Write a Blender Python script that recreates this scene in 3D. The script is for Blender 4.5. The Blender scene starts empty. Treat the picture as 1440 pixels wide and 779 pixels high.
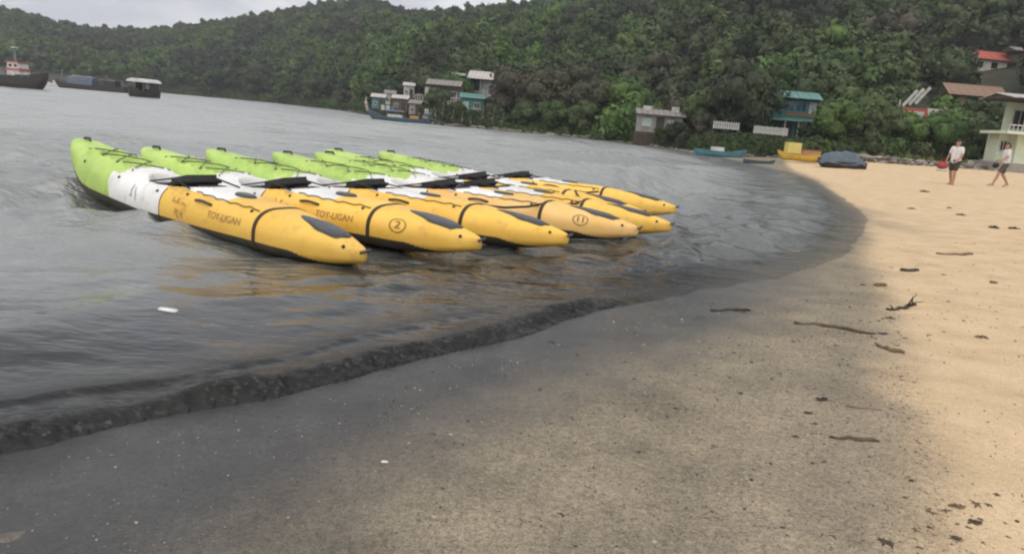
import bpy, bmesh, math, random
import numpy as np
from mathutils import Vector, Matrix

rnd = random.Random(7)
R = math.radians
sc = bpy.context.scene
col = sc.collection

# ------------------------------------------------------------------ camera
W, H = 1440, 779
F, ROLL, HC, HY = 1040.0, R(5.0), 1.40, 168.0
_p = math.atan((H / 2 - HY) * math.cos(ROLL) / F)
FWD = np.array([0, math.cos(_p), -math.sin(_p)])
_r0 = np.array([1.0, 0, 0]); _u0 = np.cross(_r0, FWD)
RGT = math.cos(ROLL) * _r0 + math.sin(ROLL) * _u0
UPV = -math.sin(ROLL) * _r0 + math.cos(ROLL) * _u0
CAM = np.array([0, 0, HC])
cd = bpy.data.cameras.new('camera'); cam = bpy.data.objects.new('camera', cd); col.objects.link(cam)
M = Matrix(((RGT[0], UPV[0], -FWD[0], 0), (RGT[1], UPV[1], -FWD[1], 0), (RGT[2], UPV[2], -FWD[2], HC), (0, 0, 0, 1)))
cam.matrix_world = M
cd.sensor_width = 36; cd.lens = 36 * F / W; cd.clip_start = 0.05; cd.clip_end = 6000
sc.camera = cam

# ------------------------------------------------------------------ world: overcast sky
SUN_EL, SUN_AZ = R(52), R(200)         # azimuth clockwise from +Y; behind the camera, a little to the left
wd = bpy.data.worlds.new('World'); sc.world = wd; wd.use_nodes = True
nt = wd.node_tree; nt.nodes.clear()
out = nt.nodes.new('ShaderNodeOutputWorld'); bg = nt.nodes.new('ShaderNodeBackground')
sky = nt.nodes.new('ShaderNodeTexSky'); sky.sky_type = 'NISHITA'; sky.sun_disc = False
sky.sun_elevation = SUN_EL; sky.sun_rotation = SUN_AZ; sky.dust_density = 3.0
tc = nt.nodes.new('ShaderNodeTexCoord'); mp = nt.nodes.new('ShaderNodeMapping')
mp.inputs['Scale'].default_value = (1.0, 1.0, 3.2)
nz = nt.nodes.new('ShaderNodeTexNoise'); nz.inputs['Scale'].default_value = 4.6; nz.inputs['Detail'].default_value = 7
nz.inputs['Roughness'].default_value = 0.55; nz.inputs['Distortion'].default_value = 0.35
cr = nt.nodes.new('ShaderNodeValToRGB')
cr.color_ramp.elements[0].position = 0.40; cr.color_ramp.elements[0].color = (0.64, 0.645, 0.72, 1)
cr.color_ramp.elements[1].position = 0.59; cr.color_ramp.elements[1].color = (0.98, 0.985, 0.99, 1)
sc8 = nt.nodes.new('ShaderNodeVectorMath'); sc8.operation = 'SCALE'; sc8.inputs['Scale'].default_value = 8.0
mx = nt.nodes.new('ShaderNodeMix'); mx.data_type = 'RGBA'; mx.inputs[0].default_value = 0.93
L = nt.links.new
L(tc.outputs['Generated'], mp.inputs['Vector']); L(mp.outputs[0], nz.inputs['Vector']); L(nz.outputs[0], cr.inputs[0])
L(cr.outputs[0], sc8.inputs[0]); L(sky.outputs[0], mx.inputs[6]); L(sc8.outputs[0], mx.inputs[7])
L(mx.outputs[2], bg.inputs[0]); bg.inputs[1].default_value = 0.1; L(bg.outputs[0], out.inputs[0])

# ------------------------------------------------------------------ sun behind thin cloud
sl = bpy.data.lights.new('sun', 'SUN'); so = bpy.data.objects.new('sun', sl); col.objects.link(so)
sl.energy = 1.5; sl.angle = R(110); sl.color = (1.0, 0.95, 0.87)
sd = Vector((math.sin(SUN_AZ) * math.cos(SUN_EL), math.cos(SUN_AZ) * math.cos(SUN_EL), math.sin(SUN_EL)))
so.rotation_euler = sd.to_track_quat('Z', 'Y').to_euler()
vs = sc.view_settings
vs.view_transform = 'Standard'; vs.look = 'None'; vs.exposure = 0.42; vs.gamma = 1.0; vs.use_curve_mapping = False
sc.cycles.filter_width = 2.2
sc.cycles.max_bounces = 6; sc.cycles.transparent_max_bounces = 8

# ------------------------------------------------------------------ picture <-> place
def ray(x, y): return FWD + (x - W / 2) / F * RGT + (H / 2 - y) / F * UPV
def gp(x, y, z=0.0):
    d = ray(x, y); return CAM + d * ((z - HC) / d[2])
def at(x, y, Y):
    d = ray(x, y); return CAM + d * (Y / d[1])
def smooth(a, b, x):
    t = np.clip((x - a) / (b - a), 0, 1); return t * t * (3 - 2 * t)

def _hash(ix, iy, seed):
    n = (ix.astype(np.int64) * 374761393 + iy.astype(np.int64) * 668265263 + seed * 1442695041) & 0x7fffffff
    n = ((n ^ (n >> 13)) * 1274126177) & 0x7fffffff
    return ((n ^ (n >> 16)) & 0xffff) / 32767.5 - 1.0
def vnoise(x, y, seed=0):
    ix = np.floor(x); iy = np.floor(y); fx = x - ix; fy = y - iy
    fx = fx * fx * (3 - 2 * fx); fy = fy * fy * (3 - 2 * fy)
    a = _hash(ix, iy, seed); b = _hash(ix + 1, iy, seed); c = _hash(ix, iy + 1, seed); d = _hash(ix + 1, iy + 1, seed)
    return (a * (1 - fx) + b * fx) * (1 - fy) + (c * (1 - fx) + d * fx) * fy
def fbm(x, y, seed=0, o=4):
    v = 0; a = 1; 
    for k in range(o): v = v + a * vnoise(x * 2 ** k, y * 2 ** k, seed + k); a *= 0.5
    return v

def poly_dist(x, y, P):
    best = np.full(x.shape, 1e9)
    for (ax, ay), (bx, by) in zip(P[:-1], P[1:]):
        dx, dy = bx - ax, by - ay; t = np.clip(((x - ax) * dx + (y - ay) * dy) / (dx * dx + dy * dy), 0, 1)
        best = np.minimum(best, np.hypot(x - ax - t * dx, y - ay - t * dy))
    return best
def inside(x, y, P):
    c = np.zeros(x.shape, bool); n = len(P); j = n - 1
    for i in range(n):
        xi, yi = P[i]; xj, yj = P[j]
        if yi != yj:
            c ^= ((yi > y) != (yj > y)) & (x < (xj - xi) * (y - yi) / (yj - yi) + xi)
        j = i
    return c

def az_xy(az, r): return (r * math.sin(R(az)), r * math.cos(R(az)))
near = [(-60, -45), (-14, -8.5), (-5.6, -1.2)] + [tuple(gp(*q)[:2]) for q in
        [(-60, 655), (0, 640), (150, 608), (300, 580), (450, 545), (600, 507), (720, 478), (820, 440), (900, 424), (1000, 406), (1080, 392),
         (1150, 378), (1195, 356), (1215, 335), (1222, 310), (1205, 290), (1175, 270), (1150, 256), (1115, 243)]]
R0T = [(-85, 620), (-60, 500), (-35, 330), (-26, 300), (-18, 255), (-13, 180), (-9, 112), (-6.5, 92), (-1, 92), (4.5, 88), (9.5, 77), (14, 61), (17, 60), (21, 62), (30, 74), (45, 88), (85, 110)]
far = [az_xy(a, r) for a, r in R0T if a <= 14.1][::-1]
SHORE = near + far
SEA = SHORE + [(-3500, 300), (-3500, -400), (-400, -400)]
def sdist(x, y):
    x = np.asarray(x, float); y = np.asarray(y, float)
    d = poly_dist(x, y, SHORE); return np.where(inside(x, y, SEA), d, -d)
def sand_z(x, y, s=None):
    x = np.asarray(x, float); y = np.asarray(y, float)
    if s is None: s = sdist(x, y)
    D = np.maximum(-s, 0)
    z = 0.82 * (1 - np.exp(-D * 0.075)) * smooth(-0.5, 2.5, D + 1.0)
    z = np.where(s > 0, np.maximum(-0.07 * s, -1.6), z)
    k = smooth(0.5, 4.0, D)
    z = z + k * (0.018 * fbm(x / 1.7, y / 1.7, 3) + (0.007 + 0.010 * smooth(3.0, 6.0, D)) * fbm(x / 0.38, y / 0.38, 9, 3))
    return z + 0.004 * vnoise(x / 0.25, y / 0.25, 5)
def gs(x, y):
    z = 0.1
    for _ in range(12):
        P = gp(x, y, z); z = 0.5 * z + 0.5 * float(sand_z(P[:1], P[1:2])[0])
    return Vector((P[0], P[1], float(sand_z(P[:1], P[1:2])[0])))

# ------------------------------------------------------------------ materials
MATS = {}
def nodes(name):
    m = bpy.data.materials.new(name); m.use_nodes = True
    return m, m.node_tree, m.node_tree.nodes['Principled BSDF']
def mat(name, c, rough=0.6, var=0.25, scale=6.0, bump=0.0, bscale=40.0, c2=None, metal=0.0, spec=0.5, stretch=None):
    """plain paint/wood/stone with worn patches and slight relief"""
    if name in MATS: return MATS[name]
    m, t, b = nodes(name); N = t.nodes.new; K = t.links.new
    tcn = N('ShaderNodeTexCoord'); mpn = N('ShaderNodeMapping'); K(tcn.outputs['Object'], mpn.inputs[0])
    if stretch: mpn.inputs['Scale'].default_value = stretch
    n = N('ShaderNodeTexNoise'); n.inputs['Scale'].default_value = scale; n.inputs['Detail'].default_value = 6; n.inputs['Roughness'].default_value = 0.65
    K(mpn.outputs[0], n.inputs['Vector'])
    r = N('ShaderNodeValToRGB'); e = r.color_ramp.elements
    e[0].position = 0.35; e[1].position = 0.68
    lo = tuple(v * (1 - var) for v in c) if c2 is None else c2
    e[0].color = (*lo, 1); e[1].color = (*c, 1)
    K(n.outputs[0], r.inputs[0]); K(r.outputs[0], b.inputs['Base Color'])
    b.inputs['Roughness'].default_value = rough; b.inputs['Metallic'].default_value = metal
    b.inputs['Specular IOR Level'].default_value = spec
    if bump:
        n2 = N('ShaderNodeTexNoise'); n2.inputs['Scale'].default_value = bscale; n2.inputs['Detail'].default_value = 4
        K(mpn.outputs[0], n2.inputs['Vector'])
        bp = N('ShaderNodeBump'); bp.inputs['Strength'].default_value = bump; bp.inputs['Distance'].default_value = 0.02
        K(n2.outputs[0], bp.inputs['Height']); K(bp.outputs[0], b.inputs['Normal'])
    MATS[name] = m; return m

def foliage(name, cols, patch=True):
    m, t, b = nodes(name); N = t.nodes.new; K = t.links.new
    oi = N('ShaderNodeObjectInfo'); g = N('ShaderNodeNewGeometry')
    r = N('ShaderNodeValToRGB'); r.color_ramp.interpolation = 'LINEAR'
    e = r.color_ramp.elements
    while len(e) < len(cols): e.new(0.5)
    for i, c in enumerate(cols): e[i].position = i / (len(cols) - 1); e[i].color = (*c, 1)
    K(oi.outputs['Random'], r.inputs[0])
    mr = N('ShaderNodeMapRange'); mr.inputs['To Min'].default_value = 0.70; mr.inputs['To Max'].default_value = 1.35
    K(g.outputs['Random Per Island'], mr.inputs[0])
    v = N('ShaderNodeVectorMath'); v.operation = 'SCALE'; K(r.outputs[0], v.inputs[0]); K(mr.outputs[0], v.inputs['Scale'])
    pn = N('ShaderNodeTexNoise'); pn.inputs['Scale'].default_value = 0.034; pn.inputs['Detail'].default_value = 3; K(g.outputs['Position'], pn.inputs['Vector'])
    pr = N('ShaderNodeValToRGB'); pr.color_ramp.elements[0].position = 0.38; pr.color_ramp.elements[0].color = (0.54, 0.52, 0.57, 1); pr.color_ramp.elements[1].position = 0.62; pr.color_ramp.elements[1].color = (1.30, 1.52, 0.95, 1); K(pn.outputs[0], pr.inputs[0])
    v2 = N('ShaderNodeVectorMath'); v2.operation = 'MULTIPLY'; K(v.outputs[0], v2.inputs[0]); K(pr.outputs[0], v2.inputs[1]); v = v2 if patch else v
    K(v.outputs[0], b.inputs['Base Color']); b.inputs['Roughness'].default_value = 0.75
    b.inputs['Specular IOR Level'].default_value = 0.2
    MATS[name] = m; return m

# ------------------------------------------------------------------ mesh helpers
def mesh_from(name, v, f, smooth_=False):
    me = bpy.data.meshes.new(name)
    if isinstance(f, np.ndarray):
        v = np.asarray(v, np.float32); nf, k = f.shape
        me.vertices.add(len(v)); me.vertices.foreach_set('co', v.ravel())
        me.loops.add(nf * k); me.loops.foreach_set('vertex_index', f.astype(np.int32).ravel())
        me.polygons.add(nf); me.polygons.foreach_set('loop_start', np.arange(0, nf * k, k, dtype=np.int32))
        me.polygons.foreach_set('loop_total', np.full(nf, k, np.int32))
        me.update(calc_edges=True)
    else:
        me.from_pydata([tuple(p) for p in v], [], f); me.update()
    if smooth_: me.polygons.foreach_set('use_smooth', np.ones(len(me.polygons), bool))
    return me
def link(name, me, m=None, parent=None):
    o = bpy.data.objects.new(name, me); col.objects.link(o)
    if m is not None and me is not None and not me.materials: me.materials.append(m)
    if parent is not None: o.parent = parent
    return o
def tag(o, label, cat, group=None):
    o['label'] = label; o['category'] = cat
    if group: o['group'] = group
    return o
def structure(o): o['kind'] = 'structure'; return o
def stuff(o, label, cat): o['kind'] = 'stuff'; o['label'] = label; o['category'] = cat; return o
def thing(name, label, cat, loc=(0, 0, 0), rz=0.0, group=None):
    o = link(name, None); o.location = loc; o.rotation_euler = (0, 0, rz); o.empty_display_size = 0.2
    return tag(o, label, cat, group)
def copy_tree(o, parent=None):
    c = o.copy(); col.objects.link(c); c.parent = parent
    for ch in list(o.children): copy_tree(ch, c)
    return c

class MB:
    def __init__(s): s.v = []; s.f = []
    def add(s, v, f):
        n = len(s.v); s.v += [tuple(p) for p in v]; s.f += [tuple(i + n for i in q) for q in f]; return s
    def box(s, c, d, rot=None):
        hx, hy, hz = d[0] / 2, d[1] / 2, d[2] / 2
        P = [Vector((x, y, z)) for x in (-hx, hx) for y in (-hy, hy) for z in (-hz, hz)]
        if rot is not None: P = [rot @ p for p in P]
        P = [p + Vector(c) for p in P]
        return s.add(P, [(0, 1, 3, 2), (4, 6, 7, 5), (0, 4, 5, 1), (2, 3, 7, 6), (0, 2, 6, 4), (1, 5, 7, 3)])
    def tube(s, pts, rad, n=8, cap=True):
        pts = [Vector(p) for p in pts]
        rad = [rad] * len(pts) if not hasattr(rad, '__len__') else rad
        rings = []; prev = None
        for i, p in enumerate(pts):
            t = (pts[min(i + 1, len(pts) - 1)] - pts[max(i - 1, 0)]).normalized()
            if prev is None:
                a = t.cross(Vector((0, 0, 1)));
                if a.length < 1e-3: a = t.cross(Vector((0, 1, 0)))
            else: a = prev - t * prev.dot(t)
            a.normalize(); b = t.cross(a); prev = a
            rings.append([p + (a * math.cos(2 * math.pi * k / n) + b * math.sin(2 * math.pi * k / n)) * rad[i] for k in range(n)])
        v = [q for rg in rings for q in rg]; f = []
        for i in range(len(pts) - 1):
            for k in range(n): f.append((i * n + k, i * n + (k + 1) % n, (i + 1) * n + (k + 1) % n, (i + 1) * n + k))
        if cap: f.append(tuple(range(n))[::-1]); f.append(tuple((len(pts) - 1) * n + k for k in range(n)))
        return s.add(v, f)
    def prism(s, prof, y0, y1, axis='y'):
        n = len(prof)
        if axis == 'y': v = [(a, y0, b) for a, b in prof] + [(a, y1, b) for a, b in prof]
        else: v = [(y0, a, b) for a, b in prof] + [(y1, a, b) for a, b in prof]
        f = [tuple(range(n)), tuple(range(2 * n - 1, n - 1, -1))] + [(i, i + n, (i + 1) % n + n, (i + 1) % n) for i in range(n)]
        return s.add(v, f)
    def build(s, name, m, parent=None, sm=False):
        me = mesh_from(name, s.v, s.f, sm)
        bm = bmesh.new(); bm.from_mesh(me); bmesh.ops.recalc_face_normals(bm, faces=bm.faces); bm.to_mesh(me); bm.free()
        return link(name, me, m, parent)
def bx(name, c, d, m, parent, rot=None): return MB().box(c, d, rot).build(name, m, parent)

def polar_grid(azs, rs):
    A, Rr = np.meshgrid(np.radians(azs), rs)      # rows = r
    x = Rr * np.sin(A); y = Rr * np.cos(A)
    nr, na = A.shape; i = np.arange(nr * na).reshape(nr, na)
    f = np.stack([i[:-1, :-1], i[:-1, 1:], i[1:, 1:], i[1:, :-1]], -1).reshape(-1, 4)
    return x.ravel(), y.ravel(), f, nr, na
def compact(v, f):
    used = np.zeros(len(v), bool); used[f.ravel()] = True; idx = np.cumsum(used) - 1
    return v[used], idx[f], used

# ================================================================== SETTING
# ------------------------------------------------------------------ beach
WETL = [tuple(gp(x, y, z)[:2]) for x, y, z in [(260, 830, .12), (340, 779, .12), (520, 675, .1), (690, 600, .09), (820, 540, .07), (950, 495, .06), (1060, 445, .05), (1130, 412, .04), (1175, 378, .03), (1206, 350, .02)]]
WETL = [(-2.8, -1.5)] + WETL + [(7.6, 16.2), (12.0, 29.3), (15.0, 43), (30, 90)]
DRYL = [(1.0, -3.0), (1.25, 0.5)] + [tuple(gp(x, y, z)[:2]) for x, y, z in [(1330, 779, .18), (1285, 600, .18), (1262, 500, .17), (1262, 440, .15), (1250, 392, .12), (1224, 353, .07), (1222, 325, .05), (1217, 299, .03)]] + [(8.6, 19.5), (12.3, 30.8), (15.2, 43), (31, 90)]
def signed_right(x, y, P):
    poly = P + [(400, P[-1][1]), (400, P[0][1])]
    d = poly_dist(x, y, P); return np.where(inside(x, y, poly), d, -d)
rs = np.concatenate([np.geomspace(0.25, 25, 340), np.geomspace(25, 170, 70)[1:]])
azs = np.concatenate([np.linspace(-180, -52, 90)[:-1], np.linspace(-52, 52, 620), np.linspace(52, 180, 90)[1:]])
x, y, f, nr, na = polar_grid(azs, rs)
s = sdist(x, y); z = sand_z(x, y, s)
v = np.stack([x, y, z], 1)
sw = signed_right(x, y, WETL) + 0.20 * fbm(x / 1.1, y / 1.1, 21, 5) + 0.05 * fbm(x / 0.12, y / 0.12, 23, 2); sdv = signed_right(x, y, DRYL) + 0.08 * fbm(x / 0.7, y / 0.7, 31, 5)
wet = 1 - smooth(-0.55, 0.65, sw); dry = smooth(-0.28, 0.22, sdv)
# thin damp tongues where earlier waves stopped, in the cove
tongue = np.exp(-(((x - 7.2) / 0.5) ** 2 + ((y - 14.9) / 1.9) ** 2)) + 0.8 * np.exp(-(((x - 8.2) / 0.5) ** 2 + ((y - 17.6) / 1.6) ** 2))
dry = dry * (1 - 0.5 * np.clip(tongue, 0, 1)); 
wet = wet * (1 - 0.80 * smooth(1.2, 4.2, x))
me = mesh_from('beach', v, f, True)
for nm, arr in (('wet', wet), ('dry', dry)):
    a = me.attributes.new(nm, 'FLOAT', 'POINT'); a.data.foreach_set('value', arr.astype(np.float32))
m, t, b = nodes('sand'); N = t.nodes.new; K = t.links.new
aw = N('ShaderNodeAttribute'); aw.attribute_name = 'wet'; ad = N('ShaderNodeAttribute'); ad.attribute_name = 'dry'
tcn = N('ShaderNodeTexCoord')
def noise(scale, detail=4, rough=0.6):
    n = N('ShaderNodeTexNoise'); n.inputs['Scale'].default_value = scale; n.inputs['Detail'].default_value = detail
    n.inputs['Roughness'].default_value = rough; K(tcn.outputs['Object'], n.inputs['Vector']); return n
def ramp(src, stops):
    r = N('ShaderNodeValToRGB'); e = r.color_ramp.elements
    while len(e) < len(stops): e.new(0.5)
    for i, (p, c) in enumerate(stops): e[i].position = p; e[i].color = (*c, 1)
    K(src, r.inputs[0]); return r
def mixc(fac, a, bb, mode='MIX'):
    q = N('ShaderNodeMix'); q.data_type = 'RGBA'; q.blend_type = mode
    for s_, k in ((fac, 0), (a, 6), (bb, 7)):
        if hasattr(s_, 'is_linked'): K(s_, q.inputs[k])
        else: q.inputs[k].default_value = s_ if k == 0 else (*s_, 1)
    return q.outputs[2]
grain = noise(95, 3, 0.7); blot = noise(2.2, 6, 0.65); big = noise(0.35, 4); fine = noise(260, 2)
dryc = ramp(blot.outputs[0], [(0.30, (0.53, 0.385, 0.235)), (0.55, (0.67, 0.50, 0.315)), (0.75, (0.71, 0.545, 0.36))])
dampc = ramp(blot.outputs[0], [(0.28, (0.19, 0.164, 0.126)), (0.52, (0.285, 0.245, 0.182)), (0.75, (0.37, 0.312, 0.226))])
wetc = ramp(blot.outputs[0], [(0.30, (0.030, 0.030, 0.030)), (0.55, (0.050, 0.049, 0.047)), (0.75, (0.080, 0.076, 0.069))])
gr = ramp(grain.outputs[0], [(0.30, (0.35, 0.33, 0.31)), (0.46, (0.96, 0.96, 0.96)), (0.60, (1.12, 1.1, 1.06)), (0.72, (1.8, 1.72, 1.6))])
gr2 = ramp(fine.outputs[0], [(0.32, (0.62, 0.61, 0.6)), (0.52, (1.0, 1.0, 1.0)), (0.70, (1.22, 1.2, 1.16))])
c = mixc(ad.outputs['Fac'], dampc.outputs[0], dryc.outputs[0])
c = mixc(aw.outputs['Fac'], c, wetc.outputs[0])
gfac = N('ShaderNodeMapRange'); K(ad.outputs['Fac'], gfac.inputs[0]); gfac.inputs['To Min'].default_value = 0.9; gfac.inputs['To Max'].default_value = 0.35
c = mixc(gfac.outputs[0], c, mixc(1.0, c, gr.outputs[0], 'MULTIPLY'))
c = mixc(0.7, c, mixc(1.0, c, gr2.outputs[0], 'MULTIPLY'))
gr3 = ramp(noise(36, 4, 0.7).outputs[0], [(0.30, (0.66, 0.65, 0.64)), (0.5, (1.0, 1.0, 1.0)), (0.70, (1.32, 1.30, 1.26))])
c = mixc(gfac.outputs[0], c, mixc(1.0, c, gr3.outputs[0], 'MULTIPLY'))
K(c, b.inputs['Base Color'])
rr = N('ShaderNodeMapRange'); K(aw.outputs['Fac'], rr.inputs[0]); rr.inputs['To Min'].default_value = 0.85; rr.inputs['To Max'].default_value = 0.25
rv_ = N('ShaderNodeMath'); rv_.operation = 'MULTIPLY_ADD'; K(blot.outputs[0], rv_.inputs[0]); rv_.inputs[1].default_value = 0.22; rv_.inputs[2].default_value = -0.11; ra_ = N('ShaderNodeMath'); ra_.operation = 'ADD'; K(rr.outputs[0], ra_.inputs[0]); K(rv_.outputs[0], ra_.inputs[1]); K(ra_.outputs[0], b.inputs['Roughness'])
sp = N('ShaderNodeMapRange'); K(aw.outputs['Fac'], sp.inputs[0]); sp.inputs['To Min'].default_value = 0.15; sp.inputs['To Max'].default_value = 0.5
K(sp.outputs[0], b.inputs['Specular IOR Level'])
addn = N('ShaderNodeMath'); addn.operation = 'ADD'; K(grain.outputs[0], addn.inputs[0]); K(noise(28, 4).outputs[0], addn.inputs[1])
bp = N('ShaderNodeBump'); bp.inputs['Distance'].default_value = 0.012; K(addn.outputs[0], bp.inputs['Height'])
bs = N('ShaderNodeMapRange'); K(aw.outputs['Fac'], bs.inputs[0]); bs.inputs['To Min'].default_value = 0.7; bs.inputs['To Max'].default_value = 0.38
K(bs.outputs[0], bp.inputs['Strength']); K(bp.outputs[0], b.inputs['Normal'])
MATS['sand'] = m
beach = structure(link('beach', me, m))

# ------------------------------------------------------------------ sea
rs = np.concatenate([np.geomspace(1.2, 22, 330), np.geomspace(22, 320, 225)[1:], np.geomspace(320, 3000, 40)[1:]])
azs = np.concatenate([np.linspace(-150, -46, 130)[:-1], np.linspace(-46, 34, 640), [36, 40, 46, 55]])
x, y, f, nr, na = polar_grid(azs, rs)
r = np.hypot(x, y)
s0 = sdist(x, y)
cell = r * 0.0095 * np.where(r > 22, 1.35, 1.0)
edge = 0.07 * fbm(x / 0.7, y / 0.7, 41, 3)
s = s0 + edge * (1 - smooth(0.5, 1.5, s0))
z = np.zeros_like(x)
calm = 1 - 0.78 * smooth(0.5, -2.5, x) * smooth(9.5, 6.0, y)
comps = [(4.6, .022), (3.1, .017), (2.1, .013), (1.45, .017), (0.95, .018), (0.66, .0165), (0.47, .0125), (0.33, .0085), (0.24, .0050)]
rg = random.Random(3)
for lam, amp in comps:
    for k in range(3):
        th = math.atan2(-0.80, 0.55) + rg.gauss(0, 0.42 if lam > 1 else 0.75); ph = rg.uniform(0, 6.28)
        kx, ky = math.cos(th) * 2 * math.pi / lam, math.sin(th) * 2 * math.pi / lam
        w = np.sin(kx * x + ky * y + ph + 1.3 * vnoise(x / (lam * 2.5), y / (lam * 2.5), int(lam * 100) + k))
        grp = 0.45 + 0.55 * np.abs(vnoise(x / (lam * 3), y / (lam * 3), 7 + k + int(lam * 31))) * 1.6
        z += amp * 0.75 * (w + 0.35 * (w * w - 0.5)) * grp * np.clip(lam / (5.0 * cell) - 0.4, 0, 1) * (calm if lam < 1.2 else 0.5 + 0.5 * calm)
z *= np.where(x > 1.4, smooth(0.05, 1.1, s0), smooth(0.15, 2.2, s0)) * (1 + 1.5 * smooth(1.5, 6, s0)) * (1 + 0.9 * smooth(0, 2, x) * smooth(6, 9, y))
A = np.interp(x, [-6, -2.2, -1.0, 0.30, 0.58, 0.72, 0.9, 1.3, 3.2, 5], [0.075, 0.09, 0.095, 0.10, 0.105, 0.075, 0.018, 0.012, 0.016, 0.012])
A = A * 0.64 * (1 + 0.40 * fbm(x / 0.55, y / 0.55, 51, 2))
prof = smooth(0.0, 0.17, s) * np.where(s < 0.17, 1.0, np.exp(-np.maximum(s - 0.17, 0) / 0.24))
ridge = A * prof
turb = smooth(0.0, 0.08, s) * np.exp(-np.maximum(s - 0.12, 0) / 0.22)
ridge += turb * A * (0.22 * fbm(x / 0.20 + 0.3 * vnoise(x / .1, y / .1, 5), y / 0.13, 61, 4) + 0.12 * vnoise(x / 0.05, y / 0.05, 63))
# a second small lip behind the first one on the left
s2 = s0 - 0.42 + 0.10 * fbm(x / 0.7, y / 0.7, 71, 2)
lip = np.interp(x, [-3, -1.7, -1.0, -0.1, 0.2], [0.018, 0.024, 0.016, 0.004, 0.0]) * smooth(-0.02, 0.06, s2) * np.exp(-np.maximum(s2 - 0.06, 0) / 0.25)
z += ridge + lip
z = np.where(s < 0.004, -0.05 - 0.0 * s, z)
z = np.where((s >= 0.004) & (s < 0.03), np.maximum(z, -0.0), z)
v = np.stack([x, y, z], 1)
keep = (s0[f] > -0.35).any(1)
v, f, used = compact(v, f[keep])
me = mesh_from('sea', v, f, True)
a = me.attributes.new('silt_sheen', 'FLOAT', 'POINT'); a.data.foreach_set('value', (np.maximum(0.66 * smooth(0.8, 4.5, s0) + 0.42 * smooth(6, 30, s0), 0.34 * smooth(1.0, 3.2, x)) * (1 + 0.22 * fbm(x / 9 + y / 30, y / 3.2, 301, 4) * smooth(1, 6, s0)))[used].astype(np.float32))  # murky tint; rising offshore it also paints in the bright sky reflection
a = me.attributes.new('open', 'FLOAT', 'POINT'); a.data.foreach_set('value', np.maximum(smooth(0.8, 4.5, s0), 0.35 * smooth(1.0, 3.2, x))[used].astype(np.float32))
a = me.attributes.new('body', 'FLOAT', 'POINT'); a.data.foreach_set('value', np.maximum(0.30 + 0.70 * smooth(0.0, 1.1, s0), smooth(1.6, 0.7, x))[used].astype(np.float32))
a = me.attributes.new('chop', 'FLOAT', 'POINT'); a.data.foreach_set('value', np.maximum(0.22 + 0.78 * (1 - smooth(0.6, -1.2, x) * smooth(7.5, 5.0, y)), 1.5 * turb)[used].astype(np.float32))
foam = (np.maximum(turb, 0.8 * smooth(0.0, 0.1, s2) * np.exp(-np.maximum(s2 - 0.1, 0) / 0.2) * smooth(0.3, -0.2, x)) * smooth(1.0, 0.5, x))[used]
a = me.attributes.new('foam', 'FLOAT', 'POINT'); a.data.foreach_set('value', foam.astype(np.float32))
m, t, b = nodes('sea_water'); N = t.nodes.new; K = t.links.new
tcn = N('ShaderNodeTexCoord')
mp1 = N('ShaderNodeMapping'); mp1.inputs['Rotation'].default_value = (0, 0, R(34)); mp1.inputs['Scale'].default_value = (0.55, 1.25, 1); K(tcn.outputs['Object'], mp1.inputs[0])
n1 = N('ShaderNodeTexNoise'); n1.inputs['Scale'].default_value = 5.5; n1.inputs['Detail'].default_value = 5; n1.inputs['Roughness'].default_value = 0.55; K(mp1.outputs[0], n1.inputs['Vector'])
n2 = N('ShaderNodeTexNoise'); n2.inputs['Scale'].default_value = 1.1; n2.inputs['Detail'].default_value = 5; n2.inputs['Roughness'].default_value = 0.6; K(mp1.outputs[0], n2.inputs['Vector'])
b1 = N('ShaderNodeBump'); b1.inputs['Strength'].default_value = 0.5; b1.inputs['Distance'].default_value = 0.035; K(n1.outputs[0], b1.inputs['Height'])
b2 = N('ShaderNodeBump'); b2.inputs['Strength'].default_value = 0.7; b2.inputs['Distance'].default_value = 0.34; K(n2.outputs[0], b2.inputs['Height']); K(b1.outputs[0], b2.inputs['Normal'])
K(b2.outputs[0], b.inputs['Normal'])
fa = N('ShaderNodeAttribute'); fa.attribute_name = 'foam'
n3 = N('ShaderNodeTexNoise'); n3.inputs['Scale'].default_value = 0.8; n3.inputs['Detail'].default_value = 3; K(tcn.outputs['Object'], n3.inputs['Vector'])
wc = N('ShaderNodeValToRGB'); wc.color_ramp.elements[0].color = (0.005, 0.0055, 0.0055, 1); wc.color_ramp.elements[1].color = (0.012, 0.012, 0.011, 1)
wc.color_ramp.elements[0].position = 0.35; wc.color_ramp.elements[1].position = 0.65
K(n3.outputs[0], wc.inputs[0])
ch = N('ShaderNodeAttribute'); ch.attribute_name = 'chop'
for b_, st_ in ((b1, 0.5), (b2, 0.7)):
    ml = N('ShaderNodeMath'); ml.operation = 'MULTIPLY'; K(ch.outputs['Fac'], ml.inputs[0]); ml.inputs[1].default_value = st_; K(ml.outputs[0], b_.inputs['Strength'])
bo = N('ShaderNodeAttribute'); bo.attribute_name = 'body'; K(bo.outputs['Fac'], b.inputs['Alpha'])
fn = N('ShaderNodeTexNoise'); fn.inputs['Scale'].default_value = 30; fn.inputs['Detail'].default_value = 4; fn.inputs['Roughness'].default_value = 0.7; K(tcn.outputs['Object'], fn.inputs['Vector'])
fr_ = N('ShaderNodeMapRange'); fr_.interpolation_type = 'SMOOTHSTEP'; fr_.inputs['From Min'].default_value = 0.52; fr_.inputs['From Max'].default_value = 0.74; K(fn.outputs[0], fr_.inputs[0])
fm = N('ShaderNodeMath'); fm.operation = 'MULTIPLY'; K(fr_.outputs[0], fm.inputs[0]); K(fa.outputs['Fac'], fm.inputs[1])
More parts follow.
